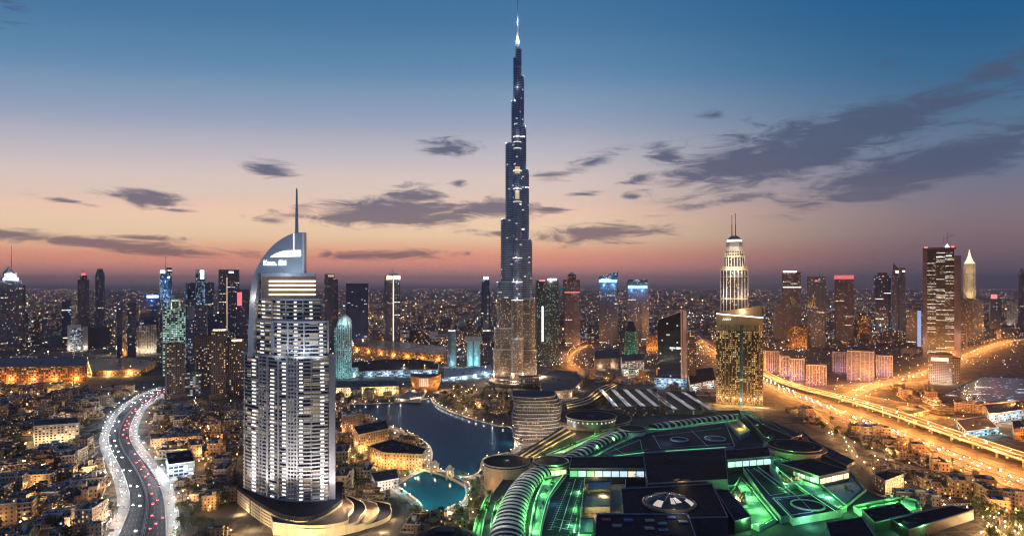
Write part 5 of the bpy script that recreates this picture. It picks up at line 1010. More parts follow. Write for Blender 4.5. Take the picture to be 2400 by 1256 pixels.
# terraced white-banded building by the lake
lb = P(1262, 985, 0); tb = thing('terraced_building', 'wavy terraced building with pale balcony bands beside the lake', 'apartment building', (*lb, 0)); busy(lb[0], lb[1]+20, 48)
Zl = lb[1]
for k in range(13):
    z0 = k*4.2; yb = 1035-k*8.6; x0 = 1202+(3*math.sin(k*.9)); x1 = 1318-(k > 7)*(k-7)*3+4*math.sin(k*.7+1); Zf = gz(1035, 0)+k*3.2
    pts = smooth_line([at(x0, Zf+34), at(x0+2, Zf+9), at(x0+26, Zf+2+2*math.sin(k)), at(x0+58, Zf+3*math.cos(k*.8)), at(x1-14, Zf+6), at(x1, Zf+20), at(x1-4, Zf+60)], 4)+[at(x0, Zf+60)]
    o = ccw([(q[0]-lb[0], q[1]-lb[1]) for q in pts]); MB().prism(inset(o, 1.6), z0, z0+4.2, 0, 1).build('storey', [FC['umber'], M['roof']], tb); MB().prism(o, z0+3.3, z0+4.15, bot=True).build('balcony_band', M['pale'], tb)
for px, Z, z in ((1215, 820, 6), (1250, 815, 6), (1290, 815, 6), (1196, 860, 12), (1325, 860, 20), (1240, 822, 26), (1285, 825, 30)): q = at(px, gz(1035)-(12 if z < 20 else 6)); light(tb, q[0]-lb[0], q[1]-lb[1], z, 7000, (1, .8, .68), .8)
# golden ribbed canopies by the round roofs
for nm, lab, ed0, ed1, h0, h1 in (('ribbed_canopy', 'golden ribbed canopy sloping between the round black roofs', [(1205, 1072), (1262, 1035), (1318, 1000)], [(1252, 1072), (1300, 1045), (1352, 1018)], 24, 20), ('ribbed_canopy', 'curved golden walkway roof behind the largest round roof', [(1325, 942), (1372, 928), (1398, 908), (1432, 897)], [(1330, 958), (1384, 945), (1420, 920), (1446, 903)], 16, 15)):
    a = smooth_line([P(*q, h0) for q in ed0], 5); b = smooth_line([P(*q, h1) for q in ed1], 5); n = min(len(a), len(b)); a = [a[int(i*(len(a)-1)/(n-1))] for i in range(n)]; b = [b[int(i*(len(b)-1)/(n-1))] for i in range(n)]
    c = a[n//2]; r = thing(nm, lab, 'canopy', (*c, 0)); mb = MB(); busy(*c, 25)
    for k in range(6):
        t0, t1 = k/6, (k+.62)/6
        for i in range(n-1):
            f = lambda i, t: (a[i][0]+(b[i][0]-a[i][0])*t-c[0], a[i][1]+(b[i][1]-a[i][1])*t-c[1], h0+(h1-h0)*t+(.8 if k % 2 else 0)); mb.face([f(i, t0), f(i+1, t0), f(i+1, t1), f(i, t1)])
            g_ = lambda i, t, d: (*f(i, t)[:2], f(i, t)[2]-d); mb.face([g_(i, t1, 2), g_(i+1, t1, 2), f(i+1, t1), f(i, t1)])
    for i in range(n-1): mb.face([(*f(i, 0)[:2], f(i, 0)[2]-.5), (*f(i+1, 0)[:2], f(i+1, 0)[2]-.5), (*f(i+1, 1)[:2], f(i+1, 1)[2]-.5), (*f(i, 1)[:2], f(i, 1)[2]-.5)], 1)
    mb.build('ribbed_roof', [plain('gilded_cladding', (.55, .4, .18), .5, metal=.2), M['roofb']], r); mb = MB(); wall_along([(q[0]-c[0], q[1]-c[1]) for q in b], h1-1, .6, 0, 0, mb); wall_along([(q[0]-c[0], q[1]-c[1]) for q in a], h0-1, .6, 0, 0, mb); mb.build('side_wall', M['roof'], r)
    for i in (1, n//2, n-2): light(r, b[i][0]-c[0]+3, b[i][1]-c[1]-5, h1+9, 15000, (1, .72, .32), 1); light(r, (a[i][0]+b[i][0])/2-c[0], (a[i][1]+b[i][1])/2-c[1]-3, h0+9, 9000, (1, .72, .32), 1)
# dark roofs with white light strips
for lab, pts, h, n in (('black roofed hall crossed by bright white roof strips', [(1428, 912), (1540, 912), (1546, 955), (1425, 955)], 20, 5), ('black roofed hall with glaring lamp rows beside the striped hall', [(1562, 918), (1628, 918), (1648, 962), (1560, 962)], 20, 3)):
    r, o, c = block('striped_hall', lab, 'hall', pts, h, ['umber', 'roofb', 'dsteel']); xs = [q[0] for q in o]; ys = [q[1] for q in o]
    for k in range(n):
        x = min(xs)+(max(xs)-min(xs))*(k+.6)/(n+.4); MB().box(x-3.5, x+3.5, min(ys)+8, max(ys)-6, h+.05, h+1.2).build('roof_light', plain('frosted_rooflight', (.7, .7, .7), .5), r)
        for f in (.15, .5, .85): y = min(ys)+(max(ys)-min(ys))*f; light(r, x+6, y, h+7, 2600, WHT, .5)
# opera hall shaped like a boat
oz = gz(918); oq = at(998, oz+25); oh = thing('opera_hall', 'boat-shaped hall with glowing copper bowl walls on the lake shore', 'concert hall', (*oq, 0)); ok = oz/F; busy(*oq, 40)
def bowl(sc, z): return [(sc*36*ok*math.cos(a)*1.0, sc*22*math.sin(a)) for a in [2*math.pi*i/32 for i in range(32)]]
ob = [bowl(.72, 0), bowl(.84, 6), bowl(.98, 16), bowl(1.03, 28)]; zs = [0, 6, 16, 28]
for i in range(3): MB().prism(ob[i], zs[i], zs[i+1], 0, 0, top=ob[i+1], cap=False).build('bowl_wall', [M['copper']], oh)
MB().prism(bowl(1.03, 0), 27.2, 28, 0, 1, zt=lambda x, y: 28+5*(abs(x)/(36*ok))**2).build('roof', [M['copper'], M['brown']], oh); [MB().box(-11+k*4, -7.8+k*4, -23.4, -22.5, 10, 27, bot=True).build('glass_front', glow('hall_glass_%d' % k, (1, .72, .42), .2+.12*(k % 3)), oh) for k in range(5)]
for x, y, z in ((-20, -34, 5), (5, -40, 5), (25, -32, 5), (38, -10, 6), (-38, -8, 6)): light(oh, x, y, z, 16000, (1, .58, .25), 1)
ar, ao, ac = block('low_arcade', 'curved low walkway block from the boat-shaped hall down to the lake', 'walkway', [(925, 936), (958, 915), (968, 905), (985, 908), (1000, 915), (985, 938)], 4, ['cream', 'pave', 'cream'])
for px, py in ((940, 938), (975, 935), (990, 915)): q = P(px, py); light(ar, q[0]-ac[0], q[1]-ac[1]-4, 7, 6500, (1, .8, .6), .6)
LOW = [('long cream-lit arcade building behind the lake', [(788, 893), (930, 892), (935, 906), (788, 910)], 14, ('beige', 'roofg', 'cream'), (1, .72, .3), 7, 15000),
       ('long dark building with a curved roof and a row of bluish lamps', [(826, 850), (900, 842), (985, 843), (1028, 852), (1026, 866), (900, 868), (822, 872)], 14, ('cool', 'roofb', 'dsteel'), (.5, .75, 1), 7, 15000),
       ('long copper-lit mall block with dark roof behind the cyan tower', [(826, 795), (930, 800), (1046, 812), (1042, 832), (940, 824), (830, 810)], 20, ('orange', 'brown', 'brown'), SOD, 8, 42000),
       ('orange-lit warehouse roof beside the mast tower', [(868, 770), (1046, 778), (1042, 794), (870, 790)], 14, ('orange', 'copper', 'brown'), SOD, 8, 65000),
       ('enormous low mall with dark sloping roof and orange arcade front', [(-60, 838), (198, 838), (204, 858), (-60, 862)], 34, ('orange', 'purple', 'brown'), SOD, 9, 60000),
       ('low gold-lit pavilion roof right of the enormous mall', [(205, 842), (300, 838), (368, 848), (330, 868), (215, 870)], 12, ('orange', 'sand', 'sand'), (1, .6, .2), 6, 60000),
       ('cool-lit white plaza building left of the supertall tower', [(1040, 868), (1150, 856), (1156, 874), (1042, 886)], 7, ('cool', 'pale', 'pale'), (.5, .8, 1), 5, 16000),
       ('dark round-ended garden roof right of the supertall tower', [(1262, 880), (1300, 868), (1352, 872), (1366, 890), (1340, 915), (1270, 918)], 14, ('umber', 'roofg', 'brown'), (1, .8, .6), 4, 9000),
       ('dark low block with white-lit stripes left of the gold tower', [(1612, 868), (1670, 862), (1678, 890), (1618, 902)], 16, ('cool', 'roofb', 'dsteel'), WHT, 3, 12000),
       ('brown office block with a lit white window wall', [(1455, 832), (1508, 828), (1510, 844), (1458, 848)], 34, ('cool', 'roofg', 'brown'), (1, .9, .6), 3, 15000),
       ('dark low block with many roof plants left of the green banded tower', [(1392, 822), (1452, 818), (1456, 838), (1394, 842)], 26, ('umber', 'roof', 'brown'), (1, .8, .6), 3, 12000),
       ('small square building with a dark hip roof and pale lit walls', [(2048, 1112), (2090, 1100), (2118, 1112), (2075, 1128)], 14, ('sand', 'roofb', 'cream'), (1, .7, .4), 4, 5000),
       ('low brown depot beside the viaduct, orange floodlit', [(2100, 955), (2150, 950), (2178, 962), (2130, 972)], 8, ('orange', 'roof', 'sand'), SOD, 5, 16000),
       ('dark flat empty lot building roof at the right', [(2210, 925), (2300, 882), (2440, 886), (2440, 930), (2290, 945)], 4, ('umber', 'navy', 'navy'), (.4, .9, 1), 2, 9000),
       ('pale teal-lit rooftop complex at the right edge', [(2308, 948), (2392, 940), (2400, 960), (2318, 972)], 14, ('cool', 'roofg', 'pale'), (.45, .85, 1), 5, 12000),
       ('teal-lit low hall below the rooftop complex', [(2240, 985), (2310, 975), (2340, 1002), (2265, 1012)], 9, ('cool', 'roofg', 'pale'), (.3, .8, .9), 4, 8000),
       ('brown cube house at the right edge beside the viaduct', [(2372, 988), (2430, 984), (2440, 1000), (2376, 1004)], 16, ('ochre', 'roof', 'brown'), SOD, 3, 8000),
       ('cream apartment block with rows of lit windows left of the road bend', [(78, 985), (180, 978), (186, 992), (80, 1000)], 26, ('beige', 'roofg', 'cream'), (1, .72, .36), 6, 9000),
       ('white hall with dark roof and big lit windows right of the winding road', [(388, 1062), (448, 1055), (456, 1082), (395, 1090)], 14, ('cool', 'roofb', 'pale'), (.75, .9, 1), 5, 9000),
       ('long tan wall block right of the winding road', [(352, 1018), (470, 1010), (474, 1022), (354, 1030)], 10, ('sand', 'umber', 'sand'), (1, .55, .22), 4, 7000),
       ('ochre hotel block with square windows on the lake shore', [(862, 1046), (920, 1030), (1000, 1052), (990, 1066), (900, 1062)], 18, ('ochre', 'roofb', 'sand'), (1, .68, .28), 7, 6500),
       ('stepped ochre hotel wing with pale bands above the lake', [(828, 1000), (905, 985), (912, 1005), (840, 1020)], 24, ('ochre', 'roofb', 'cream'), (1, .68, .28), 5, 5200),
       ('dark brown tower house by the lake left shore', [(800, 962), (845, 955), (850, 970), (802, 978)], 26, ('umber', 'brown', 'sand'), (1, .55, .25), 3, 7000),
       ('pale stone terrace block left of the lagoon', [(868, 1108), (930, 1100), (935, 1122), (880, 1132)], 9, ('grey', 'roofg', 'pale'), (1, .85, .75), 4, 4200)]
for i, (lab, pts, h, mats, c, nl, pw) in enumerate(LOW):
    FCm = [m for m in mats]; r, o, cc_ = block('low_building', lab, 'building', pts, h, FCm)
    xs = sorted(o, key=lambda q: q[1]); x0, x1 = min(q[0] for q in o), max(q[0] for q in o); y0 = min(q[1] for q in o)
    if 'hip roof' in lab: MB().prism(o, h+.02, h+4.5, 0, 0, top=[(q[0]*.08, q[1]*.08) for q in o]).build('hip_roof', M['roofb'], r); 
    for k in range((3+(h > 10)*3) if 'hip roof' not in lab else 0):
        x = x0+(x1-x0)*rnd.uniform(.2, .8); ys = [q[1] for q in o]; y = (min(ys)+max(ys))/2+rnd.uniform(-.15, .15)*(max(ys)-min(ys)); s_ = rnd.uniform(1, 2.6)
        MB().box(x-s_, x+s_, y-s_*.7, y+s_*.7, h+.02, h+rnd.uniform(1.2, 3.2)).build('roof_plant', M['roofg'], r)
    for k in range(nl):
        f = (k+.5)/nl; x = x0+(x1-x0)*f; fy = [q[1]+(p[1]-q[1])*((x-q[0])/(p[0]-q[0])) for q, p in zip(o, o[1:]+o[:1]) if abs(p[0]-q[0]) > .01 and min(p[0], q[0]) <= x <= max(p[0], q[0])]; yf = min(fy) if fy else y0
        light(r, x, yf-7, min(h*.4, 6)+1, pw, c, 1)
# ---------------------------------------------------------------- old-town houses (one of each design, then copies)
def parapet_box(mb, x0, x1, y0, y1, z, h=1.1, t=.4, mi=0):
    mb.box(x0, x1, y0, y0+t, z, z+h, mi); mb.box(x0, x1, y1-t, y1, z, z+h, mi); mb.box(x0, x0+t, y0+t, y1-t, z, z+h, mi); mb.box(x1-t, x1, y0+t, y1-t, z, z+h, mi)
def house(label, fm, pl_, blocks, extras):
    r = thing('house', label, 'house', (0, 0, -500))
    for b in blocks:
        x0, x1, y0, y1, h = b; wo = MB().box(x0, x1, y0, y1, 0, h, 0, 1).build('wall', [FC[fm], M['roofg' if h > 6 else 'pave']], r); mb = MB(); parapet_box(mb, x0, x1, y0, y1, h); mb.build('parapet', M[pl_], wo)
    ra = random.Random(label+fm+str(len(blocks))+str(blocks[0])); xs = [b[0] for b in blocks]+[b[1] for b in blocks]; ys = [b[2] for b in blocks]+[b[3] for b in blocks]; X0, X1, Y0, Y1 = min(xs), max(xs), min(ys), max(ys)
    for k in range(3):
        a, b_, hgt_ = ra.uniform(3, 6), ra.uniform(3, 5.5), ra.choice((3.2, 4, 5.5, 6.8)); x = ra.uniform(X0, X1-a); y = Y0-b_-.02 if k == 0 else Y1+.02
        if k == 2: x, y = X1+.02, ra.uniform(Y0, Y1-b_)
        wo = MB().box(x, x+a, y, y+b_, 0, hgt_, 0, 1).build('annex', [FC[fm], M['roofg' if ra.random() < .5 else 'pave']], r); mb = MB(); parapet_box(mb, x, x+a, y, y+b_, hgt_, .8, .3); mb.build('parapet', M[pl_], wo)
    wall_along([(X0-3, Y0-4), (X1+4, Y0-4), (X1+4, Y1+3.5)], 2.2, .35).build('yard_wall', M[pl_], r)
    for e in extras:
        k = e[0]
        if k == 'dome': _, x, y, z, rad = e; MB().lathe([(rad, z), (rad, z+.8), (rad*.85, z+rad*.55), (rad*.5, z+rad*.9), (.05, z+rad*1.02)], x, y, 12).build('dome', M['cream'], r, True)
        elif k == 'wind':
            _, x, y, z, h = e; mb = MB(); mb.box(x-2, x+2, y-2, y+2, 0, z+h); 
            for dx in (-1.2, 0, 1.2): mb.box(x+dx-.3, x+dx+.3, y-2.15, y-2, z+h*.35, z+h*.9)
            mb.box(x-2.3, x+2.3, y-2.3, y+2.3, z+h, z+h+.5); mb.build('wind_tower', M[pl_], r)
        elif k == 'plant':
            _, x, y, z = e; mb = MB(); mb.box(x-1, x+1, y-.7, y+.7, z, z+1.3); mb.cyl(x+2.2, y+.5, .7, z, z+1.6, 8); mb.build('roof_plant', M['white'], r)
        elif k == 'hut': _, x, y, z, s = e; MB().box(x-s, x+s, y-s*.8, y+s*.8, z, z+2.8).build('stair_hut', FC[fm], r)
        elif k == 'perg':
            _, x, y, z, s = e; mb = MB()
            for i in range(6): mb.box(x-s, x+s, y-s+i*s*.4, y-s+i*s*.4+.35, z+2.5, z+2.8, bot=True)
            for dx in (-s+.2, s-.2):
                for dy in (-s+.2, s-.2): mb.box(x+dx-.15, x+dx+.15, y+dy-.15, y+dy+.15, z, z+2.5)
            mb.build('pergola', M['trunk'], r)
        elif k == 'arch':
            _, x, y, n = e; mb = MB()
            for i in range(n): mb.box(x+i*3, x+i*3+.7, y-2.6, y-1.9, 0, 3.6)
            mb.box(x-.3, x+n*3-2, y-2.8, y, 3.6, 4.4, bot=True); mb.build('arcade', M[pl_], r)
        elif k == 'win': _, x, y, z, w_, h_ = e; MB().box(x, x+w_, y-.12, y+.05, z, z+h_, bot=True).build('lit_window', M['gDim'], r)
        elif k == 'balc': 
            _, x0, x1, y, n = e; mb = MB()
            for i in range(n): mb.box(x0, x1, y-1.4, y, 3.4+i*3.4, 3.75+i*3.4, bot=True); mb.box(x0, x1, y-1.4, y-1.3, 3.75+i*3.4, 4.6+i*3.4)
            mb.build('balcony', M[pl_], r)
    return r
HS = [
 ('L-shaped sand house', house('', 'sand', 'sand', [(-12, 4, -9, 0, 7.5), (-12, -3, .02, 10, 10.5), (4.02, 12, -9, -2, 4)], [('dome', -8, 5, 10.5, 2.4), ('plant', 0, -4, 7.5), ('arch', -11, -9, 5), ('win', -2, -9, 4.6, 1.6, 1.6), ('perg', 8, -5.5, 4, 2.6)]), 15),
 ('courtyard ochre house', house('', 'ochre', 'sand', [(-13, 13, -10, -4, 8), (-13, -6, -3.98, 10, 6.5), (6, 13, -3.98, 10, 9.5), (-5.98, 5.98, 5, 10, 7)], [('wind', -10, 7, 6.5, 6), ('plant', 9, 4, 9.5), ('hut', 3, -7, 8, 2), ('win', -9, -10, 4.8, 1.5, 1.8), ('win', 5, -10, 4.8, 1.5, 1.8)]), 16),
 ('stepped brown house', house('', 'umber', 'brown', [(-11, 11, -8, -3, 5), (-11, 7, -2.98, 3, 8.6), (-9, 3, 3.02, 9, 12)], [('perg', 4, -5.5, 5, 2.2), ('plant', 0, 6, 12), ('hut', -5, 0, 8.6, 1.8), ('win', -6, -8, 1.2, 2, 2)]), 14),
 ('long grey row house', house('', 'grey', 'pale', [(-18, 18, -6, 6, 8), (-18, -12, 6.02, 11, 8), (10, 16, -6.0, 6, 8.02)][:2]+[(-6, 2, 6.02, 10, 11)], [('plant', -12, 0, 8), ('plant', 6, 1, 8), ('plant', 13, -2, 8), ('hut', -2, 0, 8, 2), ('balc', -14, -6, -6, 1), ('balc', 4, 12, -6, 1)]), 19),
 ('square ochre tower house', house('', 'ochre', 'sand', [(-8, 8, -8, 8, 15.5), (8.02, 14, -6, 4, 6)], [('wind', -5, 5, 15.5, 4.5), ('plant', 3, 0, 15.5), ('balc', -6, 6, -8, 3), ('dome', 4, 4.5, 15.5, 2)]), 12),
 ('wide tan block of flats', house('', 'sand', 'cream', [(-16, 16, -7, 7, 17), (-6, 6, -9.5, -7.02, 18.5)], [('balc', -15, -7, -7, 4), ('balc', 7, 15, -7, 4), ('plant', -8, 0, 17), ('plant', 8, 2, 17), ('hut', 0, 1, 17, 3)]), 18),
 ('low umber villa', house('', 'umber', 'sand', [(-9, 9, -6, 6, 6), (-3, 9, -4, 5.5, 9.2)][:1]+[(-9, -1, 6.02, 13, 4.6)], [('perg', -5, 9.5, 4.6, 2.6), ('hut', 3, 1, 6, 2.6), ('dome', -5, -2, 6, 2), ('arch', -8, -6, 5)]), 13),
 ('sand house with long arcade', house('', 'sand', 'cream', [(-15, 15, -5, 5, 6.5), (-15, -8, 5.02, 12, 9), (9, 15, 5.02, 10, 6.5)], [('arch', -14, -5, 10), ('wind', 5, 2, 6.5, 5), ('plant', -4, 1, 6.5), ('win', -11.5, -5, 3.6, 1.2, 1.4)]), 16)]
for o in HS: o[1].hide_render = False
ZONES = [  # photo polygon, place phrase, spacing
 ([(-60, 905), (200, 905), (370, 905), (280, 935), (222, 985), (0, 985), (-60, 985)], 'beyond the winding road', 36, 62),
 ([(-60, 985), (232, 985), (228, 1070), (268, 1110), (-60, 1110)], 'left of the road bend', 31, 52),
 ([(-60, 1110), (268, 1110), (285, 1180), (255, 1300), (-60, 1300)], 'in the bottom left corner', 27, 50),
 ([(400, 925), (565, 935), (565, 1010), (345, 1010), (335, 965)], 'before the brown apartment towers', 29, 28),
 ([(345, 1010), (565, 1010), (560, 1140), (440, 1140), (360, 1060)], 'between winding road and hotel', 28, 26),
 ([(405, 1130), (560, 1130), (556, 1300), (415, 1300)], 'at the hotel foot', 25, 16),
 ([(795, 960), (860, 985), (960, 1020), (1000, 1060), (1010, 1095), (930, 1130), (870, 1180), (795, 1170)], 'on the lake shore', 23, 26),
 ([(790, 905), (960, 905), (930, 940), (790, 945)], 'behind the lake', 30, 8),
 ([(930, 1180), (985, 1205), (1050, 1215), (1090, 1190), (1120, 1130), (1130, 1170), (1095, 1240), (950, 1240)], 'around the turquoise lagoon', 22, 12),
 ([(1850, 960), (1900, 965), (2000, 1010), (2150, 1062), (2250, 1108), (2400, 1175), (2400, 1250), (2290, 1190), (2140, 1180), (2050, 1140), (1970, 1050)], 'between shopping centre and highway', 24, 40),
 ([(2260, 1195), (2400, 1210), (2400, 1290), (2240, 1290)], 'in the bottom right corner', 26, 12),
 ([(2100, 905), (2400, 960), (2400, 1040), (2260, 1010), (2090, 930)], 'behind the viaduct', 40, 12),
 ([(1300, 880), (1650, 860), (1670, 930), (1560, 910), (1400, 895)], 'left of the gold office tower', 40, 10),
 ([(1050, 905), (1200, 915), (1200, 985), (1100, 975), (1030, 935)], 'on the garden island', 44, 5)]
houses = []
for poly, place, sp, cap in ZONES:
    wp = [P(*q) for q in poly]; x0, x1 = min(q[0] for q in wp), max(q[0] for q in wp); y0, y1 = min(q[1] for q in wp), max(q[1] for q in wp); row = 0; y = y0+sp*.4; zc = 0
    while y < y1:
        x = x0+(row % 2)*sp*.5
        while x < x1:
            X = x+rnd.uniform(-.16, .16)*sp; Y = y+rnd.uniform(-.16, .16)*sp; k = rnd.randrange(len(HS)); nm, hr, rad = HS[k]
            if inside((X, Y), wp) and free(X, Y, rad*.62) and not inlake(X, Y, 20) and Y > 530 and zc < cap:
                a = rnd.choice((0, 90, 180, 270))+rnd.gauss(0, 7)+math.degrees(-math.atan2(X, Y))*.5; s = rnd.uniform(.82, 1.12); hz_ = s*rnd.choice((.8, 1, 1, 1.25))
                houses.append((X, Y, a, k, s, hz_, place)); zc += 1
            x += sp
        y += sp; row += 1
names = {}
for X, Y, a, k, s, hz_, place in houses:
    nm, hr, rad = HS[k]; sz = 'low ' if hz_/s < .9 else 'tall ' if hz_/s > 1.1 else ''
    nm2 = nm if sz.strip() not in nm else nm; lab = (sz if not nm.startswith('low') else '')+nm+' '+place
    h = dup(hr, (X, Y, 0), R(a), lab, 'old-town houses', (s, s, hz_)); names.setdefault(lab, []).append(h); busy(X, Y, rad*.8)
ORD = ['leftmost', 'second from left', 'third from left', 'fourth from left', 'fifth from left', 'sixth from left', 'seventh from left', 'eighth from left', 'ninth from left', 'tenth from left']
def order_labels(names, noun='of its kind'):
    for lab, L_ in names.items():
        if len(L_) > 1 and len(L_) <= 10:
            L_.sort(key=lambda o: o.location.x/o.location.y)
            for i, o in enumerate(L_): o['label'] = ORD[i].split(' ')[0]+' '+lab if i == 0 else ORD[i]+' '+lab
order_labels(names)
def kill(root):
    for ch in KIDS.pop(root.name, ()):
        for g_ in KIDS.pop(ch.name, ()): bpy.data.objects.remove(g_)
        bpy.data.objects.remove(ch)
    bpy.data.objects.remove(root)
for _, hr, _ in HS: kill(hr)
# ---------------------------------------------------------------- mid-rise blocks further out
def midrise(fm, w_, d_, h, kind):
    r = thing('office_block', '', 'building', (0, 0, -500)); FCm = FC[fm]
    wo = MB().box(-w_/2, w_/2, -d_/2, d_/2, 0, h, 0, 1).build('wall', [FCm, M['roof']], r); mb = MB(); parapet_box(mb, -w_/2, w_/2, -d_/2, d_/2, h, 2, .6); mb.build('parapet', M['purple'], wo)
    if kind == 0: MB().box(-w_*.2, w_*.25, -d_*.2, d_*.2, h+.02, h+5, 0, 1).build('penthouse', [FCm, M['roofg']], r)
    if kind == 1: mb = MB(); [mb.box(-w_/2+i*w_/6-.5, -w_/2+i*w_/6+.5, -d_/2-1, -d_/2-.02, 0, h+1) for i in range(7)]; mb.build('fin', M['conc'], wo)
    if kind == 2: MB().box(-w_*.8, w_*.8, -d_*.8, d_*.8, 0, h*.2, 0, 1).build('podium', [FC['umber'], M['roofg']], r)
    MB().box(-w_*.1, w_*.05, -d_*.3, -d_*.1, h+.02, h+3).build('roof_plant', M['roofg'], r)
    return r
MR = [('dark brown mid-rise block', midrise('brown', 34, 26, 52, 0)), ('violet-grey mid-rise block', midrise('purp', 30, 30, 66, 1)), ('navy glass mid-rise block', midrise('navy', 36, 26, 58, 2)), ('beige mid-rise block', midrise('beige', 32, 24, 34, 1)), ('grey low-rise block', midrise('grey', 44, 30, 20, 0)), ('umber low-rise block', midrise('umber', 50, 34, 18, 2)), ('cool-lit low-rise block', midrise('cool', 46, 30, 16, 0)), ('orange-lit low-rise block', midrise('orange', 48, 30, 18, 0)), ('dark glass tower block', midrise('dark', 30, 28, 84, 2))]
mids = {}; cnt = 0
def sector(X, Y):
    px = CX+X/Y*F
    for lim, t in ((260, 'at the far left of the skyline'), (570, 'between the left-edge tower and the hotel'), (900, 'just right of the hotel sail'), (1160, 'left of the supertall tower'), (1400, 'right of the supertall tower'), (1690, 'left of the gold office tower'), (1960, 'between the gold tower and red-crowned tower'), (2180, 'left of the massive office tower')):
        if px < lim: return t
    return 'right of the massive office tower'
tries = 0
while cnt < 215 and tries < 6000:
    tries += 1; py = rnd.choice((rnd.uniform(732, 800), rnd.uniform(760, 880))); px = rnd.uniform(-40, 2440); X, Y = P(px, py)
    if 1250 < py and py > 830: continue
    if py > 815 and 620 < px < 2000: continue
    if py > 830 and px > 560: continue
    w8 = [2, 3, 3, 2, 4, 4, 2, 2, 2.0] if px < 600 else [1, 1, 1, 1, 5, 5, 3, 3, .4]
    if px > 600 and py > 780: w8[0] = w8[1] = w8[2] = w8[8] = 0
    k = rnd.choices(range(9), w8)[0]; nm, hr = MR[k]
    if not free(X, Y, 22) or inlake(X, Y): continue
    s = rnd.uniform(.8, 1.25); hz_ = rnd.uniform(.6, 1.15); lab = nm+' '+sector(X, Y)+(', nearer rows' if Y < 2200 else ', farther rows')
    o = dup(hr, (X, Y, 0), -math.atan2(X, Y)+R(rnd.uniform(-30, 30)), lab, 'mid-rise city blocks', (s, s, hz_)); mids.setdefault(lab, []).append(o); busy(X, Y, 26*s); cnt += 1
order_labels(mids)
for _, hr in MR: kill(hr)
# ---------------------------------------------------------------- street lamps
def lamp_post(label, h, c, gm, p):
    r = thing('street_lamp', label, 'street lamp', (0, 0, -500)); mb = MB(); mb.cyl(0, 0, .14, 0, h, 6, 0, .09); mb.bar((0, 0, h), (1.6, 0, h+.3), .08); mb.build('pole', M['dsteel'], r)
    hd = MB().box(1.2, 2.6, -.35, .35, h+.2, h+.45, bot=True).build('lamp_head', M[gm], r); light(r, 1.9, 0, h-.2, p, c, .4); return r
def lantern(label, h, c, gm, p, sz=.6):
    r = thing('lantern_post', label, 'lantern', (0, 0, -500)); MB().cyl(0, 0, .1, 0, h, 6).build('pole', M['dsteel'], r); MB().octa(0, 0, h+sz, sz).build('lantern', M[gm], r); light(r, 0, 0, h+sz+.9, p, c, .4); return r
LS = lamp_post('tall highway lamp with orange light', 15, SOD, 'gS', 60000); LS3 = lamp_post('orange highway lamp', 16, SOD, 'gS', 78000); LS2 = lamp_post('orange street lamp', 13, SOD, 'gS', 45000); LC = lamp_post('cool white lamp beside the winding road', 11, (.85, .92, 1), 'gC', 7000)
LW = lantern('warm lantern in the lanes between houses', 4.5, (1, .58, .22), 'gW', 7500); LWh = lantern('white lantern on the lakeside promenade', 4, (1, .8, .6), 'gW', 2600, .5); LTe = lantern('teal-white lantern by the water', 3.5, (.3, .9, 1), 'gT', 5500, .5)
LB = lantern('low white lamp on the verge', 2.2, (.86, .92, 1), 'gC', 2200, .3); LB.name = 'verge_lamp'; KIDS['verge_lamp'] = KIDS.pop([k for k in KIDS if k.startswith('lantern_post')][-1])  # extra lamps added to make bright patches on the verges
HG = 'orange highway lamps'
for ln_, d, st, lim, lab in ((HW, -19.8, 46, 2600, 'orange lamp along the near side of the highway'), (HW, 19.5, 46, 2200, 'orange lamp along the far side of the highway'), (GL, 9, 45, 2600, 'orange lamp along the boulevard'), (RPS[0], 7, 40, 2000, 'orange lamp along the ramp road by the viaduct'), (RPS[1], 7, 44, 2000, 'orange lamp along the upper ramp road'), (RPS[2], 7, 44, 2000, 'orange lamp along the middle ramp road'), (BR, 16, 60, 2600, 'orange lamp along the branch road'), (BR, -16, 60, 2600, 'orange lamp along the near side of the branch road'), (VD, 12.5, 50, 1500, 'orange lamp on the viaduct edge'), (FR, 10, 60, 1250, 'orange lamp on the service road under the viaduct')):
    for x, y, t, i in along(offs(ln_, d), st, 10):
        if y < 420 or y > lim: continue
        dup(LS2 if ln_ is GL else LS3 if ln_ is HW or ln_ is BR or any(ln_ is q for q in RPS) else LS, (x, y, vz(i) if ln_ is VD else 0), t+(math.pi/2 if d < 0 else -math.pi/2), lab, HG)
for ln_, d, lab in ((SL, 9, 'cool white lamp on the left verge of the winding road'), (SR, -9, 'cool white lamp on the right verge of the winding road')):
    for x, y, t, i in along(offs(ln_, d), 44, 5): dup(LC, (x, y, 0), t+(math.pi/2 if d > 0 else -math.pi/2), lab, 'cool white lamps of the winding road')
n = 0
for poly, place, sp, cap in ZONES:
    wp = [P(*q) for q in poly]; xs = [q[0] for q in wp]; ys = [q[1] for q in wp]; want = 24 if 'highway' in place or 'island' in place or 'corner' in place or 'winding' in place or 'shore' in place else 8
    k = 0; tr = 0
    while k < want and tr < 900:
        tr += 1; X, Y = rnd.uniform(min(xs), max(xs)), rnd.uniform(min(ys), max(ys))
        if Y < 535 or not inside((X, Y), wp) or inlake(X, Y, 6) or min([(X-h[0])**2+(Y-h[1])**2-(HS[h[3]][2]*.75)**2 for h in houses]+[1]) < 0: continue
        if not free(X, Y, -4): continue
        dup(LW, (X, Y, 0), 0, 'warm lantern in a lane '+place, 'warm lane lanterns').scale = (1, 1, rnd.uniform(.8, 1.6)); k += 1
